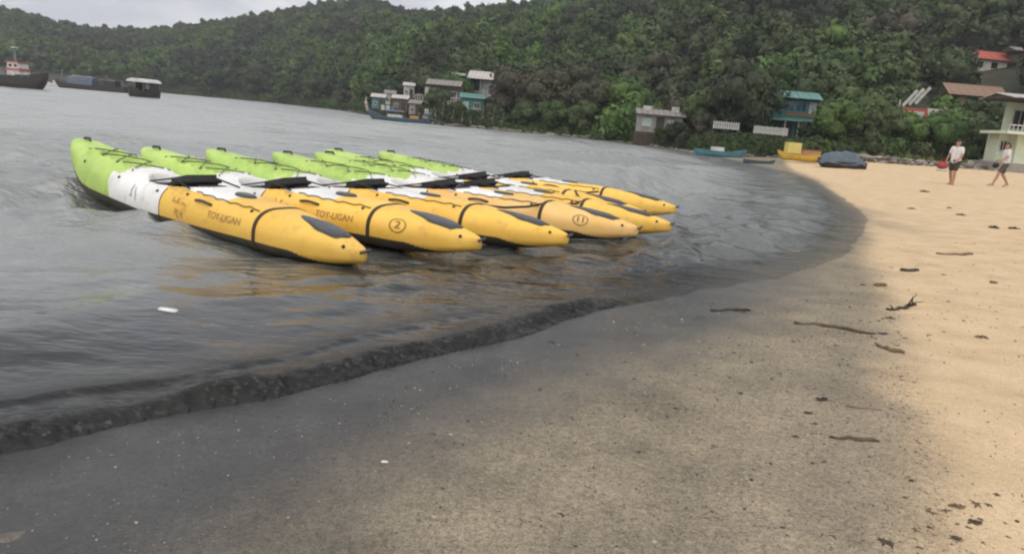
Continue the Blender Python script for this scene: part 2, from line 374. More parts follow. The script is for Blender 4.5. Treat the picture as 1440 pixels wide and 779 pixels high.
q = N('ShaderNodeMix'); q.data_type = 'RGBA'; K(fm.outputs[0], q.inputs[0]); oq = N('ShaderNodeMix'); oq.data_type = 'RGBA'; oa0 = N('ShaderNodeAttribute'); oa0.attribute_name = 'silt_sheen'; K(oa0.outputs['Fac'], oq.inputs[0]); K(wc.outputs[0], oq.inputs[6]); oq.inputs[7].default_value = (0.27, 0.285, 0.27, 1); K(oq.outputs[2], q.inputs[6]); q.inputs[7].default_value = (0.095, 0.095, 0.088, 1)
K(q.outputs[2], b.inputs['Base Color']); oa = N('ShaderNodeAttribute'); oa.attribute_name = 'open'; ro_ = N('ShaderNodeMapRange'); K(oa.outputs['Fac'], ro_.inputs[0]); ro_.inputs['To Min'].default_value = 0.09; ro_.inputs['To Max'].default_value = 0.27; n4 = N('ShaderNodeTexNoise'); n4.inputs['Scale'].default_value = 0.5; n4.inputs['Detail'].default_value = 7; n4.inputs['Roughness'].default_value = 0.72
mp4 = N('ShaderNodeMapping'); mp4.inputs['Rotation'].default_value = (0, 0, R(30)); mp4.inputs['Scale'].default_value = (0.28, 1.5, 1); K(tcn.outputs['Object'], mp4.inputs[0]); K(mp4.outputs[0], n4.inputs['Vector'])
rm = N('ShaderNodeMapRange'); rm.inputs['From Min'].default_value = 0.35; rm.inputs['From Max'].default_value = 0.65; rm.inputs['To Min'].default_value = 0.35; rm.inputs['To Max'].default_value = 1.75; K(n4.outputs[0], rm.inputs[0])
rx_ = N('ShaderNodeMath'); rx_.operation = 'MULTIPLY'; K(rm.outputs[0], rx_.inputs[0]); K(ro_.outputs[0], rx_.inputs[1]); rf = N('ShaderNodeMath'); rf.operation = 'MULTIPLY_ADD'; K(fa.outputs['Fac'], rf.inputs[0]); rf.inputs[1].default_value = 0.38; K(rx_.outputs[0], rf.inputs[2]); K(rf.outputs[0], b.inputs['Roughness']); io_ = N('ShaderNodeMapRange'); K(oa.outputs['Fac'], io_.inputs[0]); io_.inputs['To Min'].default_value = 1.34; io_.inputs['To Max'].default_value = 2.2; K(io_.outputs[0], b.inputs['IOR'])
MATS['sea_water'] = m
sea = structure(link('sea', me, m))

# ------------------------------------------------------------------ hillside
R1T = [(-85, 760), (-60, 640), (-35, 540), (-28, 500), (-22, 470), (-15, 430), (-9, 390), (0, 350), (10, 310), (30, 270), (60, 270), (85, 280)]
ELT = [(-85, 3.0), (-60, 4.6), (-38, 4.1), (-34.7, 3.85), (-32, 3.45), (-29.8, 3.3), (-27, 3.45), (-22.5, 4.55), (-18.5, 5.8), (-15.5, 6.7), (-13, 7.2), (-11.2, 7.3), (-10.2, 7.1), (-9.3, 6.75), (-5, 7.35), (-0.7, 8.1), (0.8, 8.5), (10, 10.8), (20, 13.2), (35, 14.6), (60, 14.2), (85, 12)]
def hill_z(x, y):
    x = np.asarray(x, float); y = np.asarray(y, float)
    az = np.degrees(np.arctan2(x, y)); r = np.hypot(x, y)
    r0 = np.interp(az, *zip(*R0T)); r1 = np.interp(az, *zip(*R1T)); el = np.interp(az, *zip(*ELT))
    Hh = r1 * np.tan(np.radians(el)) - 4.6
    d0 = np.interp(az, [-40, -14, -9, -6, 0, 8, 16, 26, 36], [0, 3, 10, 16, 14, 18, 24, 18, 16])
    t = (r - r0 - d0) / (r1 - r0 - d0)
    up = np.clip(t, 0, 1) ** 1.12
    h = Hh * np.where(t <= 1, up * (1 + 0.10 * np.sin(np.clip(t, 0, 1) * math.pi)), 1 - 0.55 * np.clip(t - 1, 0, 1.2) ** 1.3)
    bank = np.interp(az, [-40, -10, 8, 14, 20, 40], [1.2, 1.0, 0.9, 1.0, 1.2, 1.4])
    h = h + bank * smooth(-0.5, 4.0, r - r0) + 0.06 * Hh * fbm(x / 60, y / 60, 101, 3) * smooth(0.03, 0.35, t) * (1 - 0.7 * smooth(0.8, 1.0, t))
    return np.where(r < r0, -0.6, h - 0.6 * (1 - smooth(0, 3, r - r0)))
azs = np.linspace(-85, 85, 420)
base = np.concatenate([[-6, -3, -1.5, -0.5, 0, .7, 1.5, 2.5, 4, 6], np.geomspace(8, 900, 110)])
Ag, Bg = np.meshgrid(azs, base); r0g = np.interp(Ag, *zip(*R0T))
Rg = r0g + Bg; x = Rg * np.sin(np.radians(Ag)); y = Rg * np.cos(np.radians(Ag))
i = np.arange(x.size).reshape(x.shape); f = np.stack([i[:-1, :-1], i[:-1, 1:], i[1:, 1:], i[1:, :-1]], -1).reshape(-1, 4)
x = x.ravel(); y = y.ravel(); z = hill_z(x, y)
me = mesh_from('hillside', np.stack([x, y, z], 1), f, True)
structure(link('hillside', me, mat('forest_floor', (0.050, 0.050, 0.026), 0.95, 0.5, 0.4, 0.6, 2.0)))

def hit(px_, py_, Y0=40, Y1=420):
    """where the line of sight through a picture point meets the hillside"""
    for Y in np.linspace(Y0, Y1, 1600):
        P = at(px_, py_, Y)
        if P[2] <= float(hill_z(P[:1], P[1:2])[0]): return Vector(P)
    return Vector(at(px_, py_, Y1))
def land(px_, off):
    """a point on the far land, 'off' metres behind its shore, in the direction of picture column px_"""
    d = ray(px_, 200); az = math.degrees(math.atan2(d[0], d[1])); r_ = float(np.interp(az, *zip(*R0T))) + off
    x_, y_ = az_xy(az, r_); return Vector((x_, y_, max(float(hill_z([x_], [y_])[0]), float(sand_z([x_], [y_])[0]) if r_ < 160 else -9)))

P_STILT = Vector(at(680, 144, 118)); P_TERR = Vector(at(622, 156, 110)); P_HUT = Vector(at(563, 158, 106)); P_TEALHUT = Vector(at(662, 166, 104))
P_COT = Vector(at(925, 188, 77)); P_TEAL = Vector(at(1107, 198, 73)); P_RIGHT = Vector(at(1446, 228, 60))
P_BROWN = hit(1363, 152); P_RED = hit(1378, 97); P_BAN = Vector(at(1293, 172, 74)); P_POLE = hit(1335, 121); P_WHITE = hit(1436, 96); P_GREYROOF = hit(770, 170)
CLEAR = [(P_STILT, 6, 14), (P_TERR, 6, 12), (P_HUT, 6, 10), (P_TEALHUT, 4, 8), (P_COT, 4, 14), (P_TEAL, 3.8, 12), (Vector(at(1020, 186, 65)), 2.2, 12), (Vector(at(1082, 192, 63)), 2.6, 12), (P_RIGHT, 6, 14), (P_BROWN, 5.5, 20), (P_RED, 5.5, 20), (P_BAN, 4, 12), (P_POLE, 2.5, 7), (P_WHITE, 3, 10), (P_GREYROOF, 2.5, 5)]
def cleared(x, y):
    k = np.zeros(len(x), bool)
    for P, rad, front in CLEAR:
        d = np.array([P[0], P[1]]); n_ = np.linalg.norm(d); d = d / n_
        al = x * d[0] + y * d[1] - n_; pe = np.abs(-x * d[1] + y * d[0])
        k |= (pe < rad) & (al > -front) & (al < rad)
    return k

# ------------------------------------------------------------------ trees
def crown_mesh(name, seed, h, rw, nl, nleaf, size, low=0.25, flat=1.0):
    g = np.random.default_rng(seed)
    c = g.normal(size=(nl, 3)); c /= np.linalg.norm(c, axis=1)[:, None]
    c *= (g.uniform(0.25, 1, nl) ** 0.6)[:, None]
    c[:, 2] = c[:, 2] * 0.5 + 0.5
    ctr = np.stack([c[:, 0] * rw * 0.72, c[:, 1] * rw * 0.72, h * (low + (0.88 - low) * c[:, 2] * flat)], 1)
    rad = g.uniform(0.30, 0.52, nl) * rw
    k = g.integers(0, nl, nleaf)
    d = g.normal(size=(nleaf, 3)); d[:, 2] += 0.25; d /= np.linalg.norm(d, axis=1)[:, None]
    p = ctr[k] + d * (rad[k] * g.uniform(0.55, 1.12, nleaf))[:, None] * np.array([1, 1, 0.85])
    nrm = d + g.normal(scale=0.55, size=d.shape); nrm /= np.linalg.norm(nrm, axis=1)[:, None]
    a = np.cross(nrm, g.normal(size=d.shape)); a /= np.linalg.norm(a, axis=1)[:, None]; b_ = np.cross(nrm, a)
    sz = (size * g.uniform(0.5, 1.3, nleaf))[:, None]
    v = np.stack([p - a * sz, p - b_ * sz * 0.55, p + a * sz + nrm * sz * 0.3, p + b_ * sz * 0.55], 1).reshape(-1, 3)
    v[:, 2] = np.maximum(v[:, 2], 0.05)
    f = np.arange(len(v)).reshape(-1, 4)
    # leafy heart of every lobe, so that the crown has body
    bm = bmesh.new(); bmesh.ops.create_icosphere(bm, subdivisions=2 if nleaf > 1500 else 1, radius=1.0); iv = np.array([q.co[:] for q in bm.verts]); it = np.array([[q.index for q in p.verts] for p in bm.faces]); bm.free()
    V_ = [v]; F_ = [tuple(q) for q in f]; n0 = len(v)
    for c_, r_ in zip(ctr, rad):
        q = iv * (r_ * (0.84 if nleaf > 2500 or nleaf <= 900 else 0.66) * (1 + g.normal(scale=0.10, size=(len(iv), 1)))) * np.array([1, 1, 0.85]) + c_; q[:, 2] = np.maximum(q[:, 2], 0.02); V_.append(q); F_ += [tuple(int(k_) + n0 for k_ in t_) for t_ in it]; n0 += len(iv)
    me = mesh_from(name, np.concatenate(V_), F_); me.polygons.foreach_set('use_smooth', np.arange(len(F_)) >= len(f)); return me, ctr
def trunk_mesh(name, seed, h, ctr, r=0.16):
    q = random.Random(seed); mb = MB()
    pts = [(0, 0, -0.6)]; x_ = y_ = 0
    for i in range(1, 6):
        x_ += q.gauss(0, 0.05 * h / 6); y_ += q.gauss(0, 0.05 * h / 6); pts.append((x_, y_, h * 0.62 * i / 5))
    mb.tube(pts, [r * (1.35 if i == 0 else 1 - 0.13 * i) for i in range(6)], 7)
    for j in range(min(8, len(ctr))):
        st = Vector(pts[2 + j % 3]); e = Vector(ctr[j]); mid = st.lerp(e, 0.5) + Vector((0, 0, 0.08 * h))
        mb.tube([st, mid, e], [r * 0.5, r * 0.32, r * 0.12], 5)
    me = mesh_from(name, mb.v, mb.f, True); me.materials.append(mat('bark', (0.12, 0.095, 0.07), 0.9, 0.5, 5, 0.5, 20)); return me
FOL = {'green': foliage('leaves_green', [(0.042, 0.066, 0.030), (0.070, 0.096, 0.036), (0.052, 0.082, 0.038), (0.088, 0.108, 0.048)]),
       'dark': foliage('leaves_dark', [(0.042, 0.056, 0.032), (0.058, 0.066, 0.042), (0.048, 0.064, 0.034)]),
       'brown': foliage('leaves_dry', [(0.062, 0.058, 0.038), (0.078, 0.070, 0.046), (0.056, 0.056, 0.036)], False),
       'bright': foliage('leaves_bright', [(0.060, 0.100, 0.034), (0.088, 0.118, 0.042), (0.074, 0.110, 0.046)])}
# the wood on the hill: one mass, thousands of crowns spread over the slope
src = bpy.data.collections.new('wood_source')
for k, (kind, hh, rw, n_) in enumerate([('green', 7, 3.3, 900), ('dark', 8, 3.0, 900), ('green', 6, 3.6, 900), ('dark', 6.5, 3.4, 900), ('bright', 6, 2.8, 800), ('brown', 6.5, 3.2, 600), ('green', 8.5, 2.8, 900)]):
    me, ctr = crown_mesh('wood_crown', 300 + k, hh, rw, 13, n_, 0.50, 0.22)
    me.materials.append(FOL[kind]); o = bpy.data.objects.new('wood_crown', me); src.objects.link(o)
g = np.random.default_rng(11)
n_ = 26000
az = g.uniform(-46, 46, n_); r0 = np.interp(az, *zip(*R0T)); r1 = np.interp(az, *zip(*R1T))
tt = np.sqrt(g.uniform(0, 1, n_)); rr_ = r0 + 0.6 + (r1 + 22 - r0 - 0.6) * tt
x = rr_ * np.sin(np.radians(az)); y = rr_ * np.cos(np.radians(az))
# thin to an even spacing with a grid
cellk = np.floor(x / 4.2).astype(int) * 100003 + np.floor(y / 4.2).astype(int)
_, first = np.unique(cellk, return_index=True)
x, y, az, rr_, r0 = x[first], y[first], az[first], rr_[first], r0[first]
ok = ~cleared(x, y) & ~((az > 8.5) & (rr_ - r0 < 4)) & ~((az > -9.5) & (az < -2) & (rr_ - r0 < 6))
x, y, rr_, r0 = x[ok], y[ok], rr_[ok], r0[ok]
scl = g.uniform(0.6, 1.3, len(x)) * np.interp(rr_ - r0, [0, 15, 60], [0.5, 0.75, 1.0])
ua = g.uniform(-26, 40, 5200); u0_ = np.interp(ua, *zip(*R0T)); ur = u0_ + np.where(ua > 13, 0.5, 0.2) + g.exponential(5.5, len(ua)); ux = ur * np.sin(np.radians(ua)); uy = ur * np.cos(np.radians(ua)); uk = ur - u0_ < 26
x = np.concatenate([x, ux[uk]]); y = np.concatenate([y, uy[uk]]); ucl = cleared(ux, uy)[uk]; scl = np.concatenate([scl, np.where(ucl, g.uniform(0.06, 0.16, uk.sum()), g.uniform(0.08, 0.24, uk.sum()))])
z = hill_z(x, y)
me = bpy.data.meshes.new('wood'); me.vertices.add(len(x)); me.vertices.foreach_set('co', np.stack([x, y, z - 0.3], 1).astype(np.float32).ravel())
patch = fbm(x / 38, y / 38, 200, 3) + g.normal(scale=0.35, size=len(x))
idx = np.where(patch < -1.2, 5, np.where(patch < -0.15, g.choice([1, 3], len(x)), np.where(patch < 0.45, g.choice([0, 2, 6, 3], len(x)), g.choice([4, 0, 2], len(x)))))
for nm, tp, arr in (('idx', 'INT', idx.astype(np.int32)), ('scl', 'FLOAT', scl.astype(np.float32)), ('rot', 'FLOAT', g.uniform(0, 6.28, len(x)).astype(np.float32))):
    a = me.attributes.new(nm, tp, 'POINT'); a.data.foreach_set('value', arr)
wood = stuff(link('wood', me), 'dense green wood of broadleaf crowns covering the whole hillside', 'wood')
ng = bpy.data.node_groups.new('spread_crowns', 'GeometryNodeTree')
ng.interface.new_socket('Geometry', in_out='INPUT', socket_type='NodeSocketGeometry'); ng.interface.new_socket('Geometry', in_out='OUTPUT', socket_type='NodeSocketGeometry')
def spread(ng, coll):
    N = ng.nodes.new; K = ng.links.new
    gi = N('NodeGroupInput'); go = N('NodeGroupOutput'); ip = N('GeometryNodeInstanceOnPoints'); ci = N('GeometryNodeCollectionInfo')
    ci.inputs['Collection'].default_value = coll; ci.inputs['Separate Children'].default_value = True; ci.inputs['Reset Children'].default_value = True
    def na(nm, tp):
        a = N('GeometryNodeInputNamedAttribute'); a.data_type = tp; a.inputs['Name'].default_value = nm; return a.outputs['Attribute']
    K(gi.outputs[0], ip.inputs['Points']); K(ci.outputs[0], ip.inputs['Instance']); ip.inputs['Pick Instance'].default_value = True
    K(na('idx', 'INT'), ip.inputs['Instance Index']); K(na('scl', 'FLOAT'), ip.inputs['Scale'])
    cx = N('ShaderNodeCombineXYZ'); K(na('rot', 'FLOAT'), cx.inputs['Z']); er = N('FunctionNodeEulerToRotation'); K(cx.outputs[0], er.inputs[0]); K(er.outputs[0], ip.inputs['Rotation'])
    K(ip.outputs[0], go.inputs[0])
spread(ng, src)
md = wood.modifiers.new('spread', 'NODES'); md.node_group = ng

# single trees and bushes that stand out along the shore
TREE = {}
for k, (nm, kind, hh, rw, nl, n_, low) in enumerate([('broad_tree', 'green', 6, 2.9, 16, 3400, 0.30), ('dark_tree', 'dark', 6, 2.6, 15, 3400, 0.22), ('dry_tree', 'brown', 6, 3.0, 18, 2300, 0.25), ('bright_tree', 'bright', 6, 2.6, 14, 3200, 0.22), ('shore_bush', 'dark', 3, 2.0, 12, 2000, 0.10), ('green_bush', 'green', 3, 2.1, 12, 2000, 0.08)]):
    me, ctr = crown_mesh(nm + '_crown', 500 + k, hh, rw, nl, n_, 0.24, low); me.materials.append(FOL[kind])
    TREE[nm] = (me, trunk_mesh(nm + '_trunk', 600 + k, hh, ctr))
def tree(kind, px_, off, hm, label, wid=1.0, sink=0.0):
    P = land(px_, off); P.z -= 0.15 + sink; base_h = 3 if 'bush' in kind else 6
    t_ = thing('bush' if 'bush' in kind else 'tree', label, 'bush' if 'bush' in kind else 'tree', P, rnd.uniform(0, 6.28), 'trees and bushes along the far shore')
    k = hm / base_h; t_.scale = (k * wid, k * wid, k)
    link('crown', TREE[kind][0], None, t_); link('trunk', TREE[kind][1], None, t_)
for a in [
    ('dark_tree', 245, 4, 9, 'dark tree at the water right of the canopied ferry boat'),
    ('broad_tree', 300, 5, 9, 'green tree at the far shore where the hill foot begins'),
    ('dark_tree', 352, 5, 9, 'dark tree on the far shore left of the hill point'),
    ('bright_tree', 405, 5, 8, 'light green tree on the far shore below the highest peak'),
    ('dark_tree', 440, 4, 8, 'dark tree overhanging the shore left of the moored longtail boat'),
    ('dry_tree', 480, 3, 5, 'brownish tree just left of the longtail boat prow'),
    ('dark_tree', 520, 8, 7, 'dark tree rising behind the longtail boat prow'),
    ('broad_tree', 552, 12, 6, 'green tree behind the left shacks of the waterside village'),
    ('dark_tree', 600, 22, 7, 'dark tree above the white terrace of the village'),
    ('broad_tree', 640, 24, 6.5, 'green tree left of the white roofed stilt house'),
    ('dry_tree', 718, 8, 8.5, 'tall dry brown tree right of the white roofed stilt house', 1.1),
    ('dry_tree', 752, 5, 7, 'dry brown tree over the grey shore hut'),
    ('dry_tree', 790, 9, 9.5, 'largest dry grey brown tree of the dark grove', 1.15),
    ('dry_tree', 832, 6, 7.5, 'dry brown tree at the right end of the dark grove', 1.1),
    ('dark_tree', 735, 1.5, 4, 'low dark tree hanging over the water below the dry trees'),
    ('dark_tree', 775, 1.5, 4.5, 'dark waterside tree in front of the largest dry tree'),
    ('dark_tree', 815, 1.2, 4.8, 'dark waterside tree left of the round green bush'),
    ('green_bush', 872, 1.0, 4.3, 'rounded olive bush standing right at the water edge'),
    ('broad_tree', 878, 8, 7.0, 'bright green tree behind the rounded olive bush'),
    ('dark_tree', 893, 9, 5.0, 'dark tree just left of the small cottage'),
    ('dry_tree', 958, 12, 5.2, 'rusty brown dry tree beside the small cottage', 1.1),
    ('broad_tree', 990, 15, 6.0, 'green tree left of the first white fence'),
    ('dark_tree', 1035, 9, 8, 'tall dark tree behind the white fences', 0.8),
    ('dark_tree', 1046, 16, 7.5, 'dark tree close to the left wall of the teal house'),
    ('bright_tree', 1085, 26, 8.5, 'bright green tree behind the teal house roof'),
    ('broad_tree', 1172, 4, 4.6, 'green tree between the yellow boat and the teal house'),
    ('dark_tree', 1152, 22, 8, 'dark tree right behind the corner of the teal house'),
    ('dark_tree', 1198, 8, 6.2, 'dark tree rising behind the tarp covered boat'),
    ('dark_tree', 1240, 6, 4.6, 'dark low tree above the left end of the rubble wall'),
    ('broad_tree', 1275, 5, 4.2, 'green tree below the red and white banner'),
    ('dark_tree', 1312, 5, 4.0, 'dark tree behind the person with the red bag'),
    ('broad_tree', 1345, 9, 5.2, 'green tree between the two walkers and the brown roof'),
    ('dark_tree', 1370, 7, 4.0, 'dark tree against the left side of the pale green house'),
    ('shore_bush', 597, 3, 1.8, 'dark bush under the white terrace'),
    ('green_bush', 640, 4, 2.0, 'green bush left of the teal hut'),
    ('shore_bush', 692, 4, 2.6, 'dark bush at the foot of the stilt house'),
    ('shore_bush', 548, 6, 2.4, 'dark bush between the shacks left of the terrace'),
    ('green_bush', 1068, 9, 1.6, 'green bush hiding the left foot of the teal house'),
    ('shore_bush', 1142, 9, 2.6, 'dark bush hiding the right foot of the teal house'),
    ('dark_tree', 1362, 1.5, 4.6, 'dark leafy tree touching the balcony of the pale green house', 0.9),
    ('broad_tree', 1328, 3.0, 4.6, 'green tree above the head of the left walker'),
    ('shore_bush', 1225, 1.6, 2.2, 'dark bush on the bank right of the tarp covered boat'),
    ('green_bush', 1255, 1.6, 2.0, 'green bush on the bank below the banner'),
    ('shore_bush', 1298, 1.4, 2.2, 'dark bush on the bank left of the left walker'),
    ('dry_tree', 992, 8, 3.0, 'low dry brown tree at the left end of the first fence'),
    ('shore_bush', 966, 2.0, 1.5, 'dark bush right of the small cottage'),
    ('shore_bush', 568, 3, 2.2, 'dark bush right behind the longtail boat stern'),
    ('dark_tree', 612, 9, 4.2, 'low dark tree in front of the white terrace'),
    ('shore_bush', 908, 2.5, 2.0, 'dark bush at the left foot of the small cottage'),
    ('green_bush', 930, 2.2, 1.5, 'green bush in front of the small cottage door'),
    ('shore_bush', 950, 2.6, 2.1, 'dark bush at the right foot of the small cottage'),
    ('green_bush', 1120, 1.0, 1.4, 'small green bush below the teal house'),
    ('shore_bush', 1085, 1.0, 0.9, 'dark bush below the second white fence'),
    ('green_bush', 1015, 1.2, 1.0, 'green bush below the first white fence'),
    ('shore_bush', 935, 1.2, 0.9, 'dark bush below the small cottage'),
]: tree(*a)

# ================================================================== KAYAKS
KL = 5.75
def plastic(name, c, c2, dirt):
    m, t, b = nodes(name); N = t.nodes.new; K = t.links.new
    tcn = N('ShaderNodeTexCoord'); oi = N('ShaderNodeObjectInfo')
    def nz_(scale, detail, stretch=(1, 1, 1), rough=0.6):
        mp_ = N('ShaderNodeMapping'); mp_.inputs['Scale'].default_value = stretch; K(tcn.outputs['Object'], mp_.inputs[0])
        vm = N('ShaderNodeVectorMath'); vm.operation = 'ADD'; K(mp_.outputs[0], vm.inputs[0]); rv = N('ShaderNodeMath'); rv.operation = 'MULTIPLY'; rv.inputs[1].default_value = 50; K(oi.outputs['Random'], rv.inputs[0]); K(rv.outputs[0], vm.inputs[1])
        n = N('ShaderNodeTexNoise'); n.inputs['Scale'].default_value = scale; n.inputs['Detail'].default_value = detail; n.inputs['Roughness'].default_value = rough; K(vm.outputs[0], n.inputs['Vector']); return n
    def rmp(n, p0, c0, p1, c1):
        r = N('ShaderNodeValToRGB'); e = r.color_ramp.elements; e[0].position = p0; e[0].color = (*c0, 1); e[1].position = p1; e[1].color = (*c1, 1); K(n.outputs[0], r.inputs[0]); return r
    def mul(f_, a_, b_):
        q = N('ShaderNodeMix'); q.data_type = 'RGBA'; K(f_, q.inputs[0]); K(a_, q.inputs[6])
        if isinstance(b_, tuple): q.inputs[7].default_value = (*b_, 1)
        else: K(b_, q.inputs[7])
        return q.outputs[2]
    base_ = rmp(nz_(2.4, 5), 0.35, c2, 0.65, c)
    scr = rmp(nz_(9, 6, (0.35, 3, 3), 0.75), 0.62, (0, 0, 0), 0.74, (0.55, 0.55, 0.55))          # pale scuffs along the hull
    dr = rmp(nz_(5, 7, (1, 1, 1), 0.7), 0.56, (0, 0, 0), 0.75, (0.75, 0.75, 0.75))                 # grime
    c1 = mul(scr.outputs[0], base_.outputs[0], tuple(0.6 * q + 0.35 for q in c))
    c1 = mul(dr.outputs[0], c1, dirt)
    sep = N('ShaderNodeSeparateXYZ'); K(tcn.outputs['Object'], sep.inputs[0])
    lo = N('ShaderNodeMapRange'); lo.inputs['From Min'].default_value = 0.06; lo.inputs['From Max'].default_value = 0.17; lo.inputs['To Min'].default_value = 0.6; lo.inputs['To Max'].default_value = 0.0; K(sep.outputs['Z'], lo.inputs[0])
    lm = N('ShaderNodeMath'); lm.operation = 'MULTIPLY'; K(lo.outputs[0], lm.inputs[0]); K(nz_(7, 5, (0.6, 1, 1)).outputs[0], lm.inputs[1])
    c1 = mul(lm.outputs[0], c1, dirt)                                                                # dried scum line
    tv = N('ShaderNodeMapRange'); tv.inputs['To Min'].default_value = 0.90; tv.inputs['To Max'].default_value = 1.06; K(oi.outputs['Random'], tv.inputs[0])
    vs_ = N('ShaderNodeVectorMath'); vs_.operation = 'SCALE'; K(c1, vs_.inputs[0]); K(tv.outputs[0], vs_.inputs['Scale']); K(vs_.outputs[0], b.inputs['Base Color'])
    rr = N('ShaderNodeMapRange'); rr.inputs['To Min'].default_value = 0.32; rr.inputs['To Max'].default_value = 0.62; K(nz_(6, 5).outputs[0], rr.inputs[0]); K(rr.outputs[0], b.inputs['Roughness'])
    bp = N('ShaderNodeBump'); bp.inputs['Strength'].default_value = 0.12; bp.inputs['Distance'].default_value = 0.03; K(nz_(7, 4).outputs[0], bp.inputs['Height']); K(bp.outputs[0], b.inputs['Normal'])
    MATS[name] = m; return m
PL_GREEN = plastic('green_plastic', (0.48, 0.63, 0.15), (0.35, 0.52, 0.11), (0.18, 0.24, 0.07))
PL_WHITE = plastic('white_plastic', (0.80, 0.79, 0.77), (0.70, 0.69, 0.66), (0.34, 0.31, 0.25))
PL_YEL = plastic('yellow_plastic', (0.90, 0.57, 0.10), (0.84, 0.48, 0.065), (0.42, 0.24, 0.06))
PL_YEL2 = plastic('faded_yellow_plastic', (0.82, 0.53, 0.20), (0.78, 0.46, 0.12), (0.45, 0.28, 0.10))
BLACK = mat('black_fabric', (0.022, 0.022, 0.024), 0.8, 0.4, 12, 0.3, 90)
RUBBER = mat('black_rubber', (0.030, 0.032, 0.036), 0.35, 0.4, 8)
GREYR = mat('grey_rubber', (0.075, 0.080, 0.090), 0.45, 0.4, 8)
STRAP = mat('strap_webbing', (0.045, 0.030, 0.018), 0.75, 0.3, 20)
INK = mat('worn_ink', (0.22, 0.13, 0.06), 0.6, 0.5, 25, c2=(0.50, 0.29, 0.07))
INKD = mat('dark_ink', (0.10, 0.055, 0.02), 0.6, 0.4, 25, c2=(0.35, 0.2, 0.05))
INKG = mat('grey_ink', (0.26, 0.26, 0.28), 0.6, 0.4, 25, c2=(0.5, 0.5, 0.5))
STAIN_SHADE = mat('stained_shaded_hull_bottom', (0.030, 0.026, 0.018), 0.6, 0.5, 4, c2=(0.055, 0.045, 0.025))  # dirty hull bottom, darkened further to paint in the shade under the kayak
def k_sec(u):
    a = np.clip(u / 0.44, 0, 1); b_ = np.clip((1 - u) / 0.42, 0, 1)
    w = 0.39 * (1 - (1 - a) ** 2.9) ** 0.52 * (1 - (1 - b_) ** 2.2) ** 0.72 + 0.014 + 0.012 * np.clip((u - 0.9) / 0.1, 0, 1)
    g_ = 0.30 + 0.32 * np.clip((0.42 - u) / 0.42, 0, 1) ** 0.9 - 0.16 * np.clip((u - 0.76) / 0.24, 0, 1) ** 1.3
    k_ = -0.10 + 0.62 * np.clip((0.16 - u) / 0.16, 0, 1) ** 1.5 + 0.13 * np.clip((u - 0.82) / 0.18, 0, 1) ** 2.2
    k_ = np.minimum(k_, g_ - 0.04)
    cr_ = 0.055 + 0.05 * np.exp(-((u - 0.56) / 0.12) ** 2) - 0.02 * (u < 0.2)
    return w, g_, k_, cr_
def k_pt(u, th):
    """surface point on the port side; th from -pi/2 (keel) to pi/2 (deck centre)"""
    w, g_, k_, cr_ = k_sec(u)
    seam = 1 - 0.022 * (np.exp(-((u - 0.30) / 0.0022) ** 2) + np.exp(-((u - 0.505) / 0.0022) ** 2) + np.exp(-((u - 0.795) / 0.0022) ** 2))
    zw = k_ + (0.46 + 0.14 * np.clip((0.2 - u) / 0.2, 0, 1)) * (g_ - k_); zt = g_ + cr_ * np.clip(w / 0.2, 0.1, 1)
    c_ = np.cos(th); s_ = np.sin(th)
    yl = np.maximum(c_, 0) ** 0.95 * w * seam
    z_ = np.where(s_ < 0, zw - (zw - k_) * np.abs(s_) ** 0.78, zw + (zt - zw) * np.abs(s_) ** 0.72)
    yl = np.where(s_ < 0, yl, np.maximum(c_, 0) ** 0.60 * w * seam * (1 - 0.10 * np.clip(s_, 0, 1) ** 2))
    return (u - 0.5) * KL, yl, z_
def cockpit_mask(u, yl):
    cu, hu, hw = 0.492, 0.108, 0.27
    q_ = np.abs((u - cu) / hu) ** 2.6 + np.abs(yl / hw) ** 2.6
    return smooth(1.08, 0.86, q_)
def well_mask(u, yl):
    q_ = np.abs((u - 0.235) / 0.085) ** 3 + np.abs(yl / 0.17) ** 3
    return smooth(1.1, 0.8, q_)
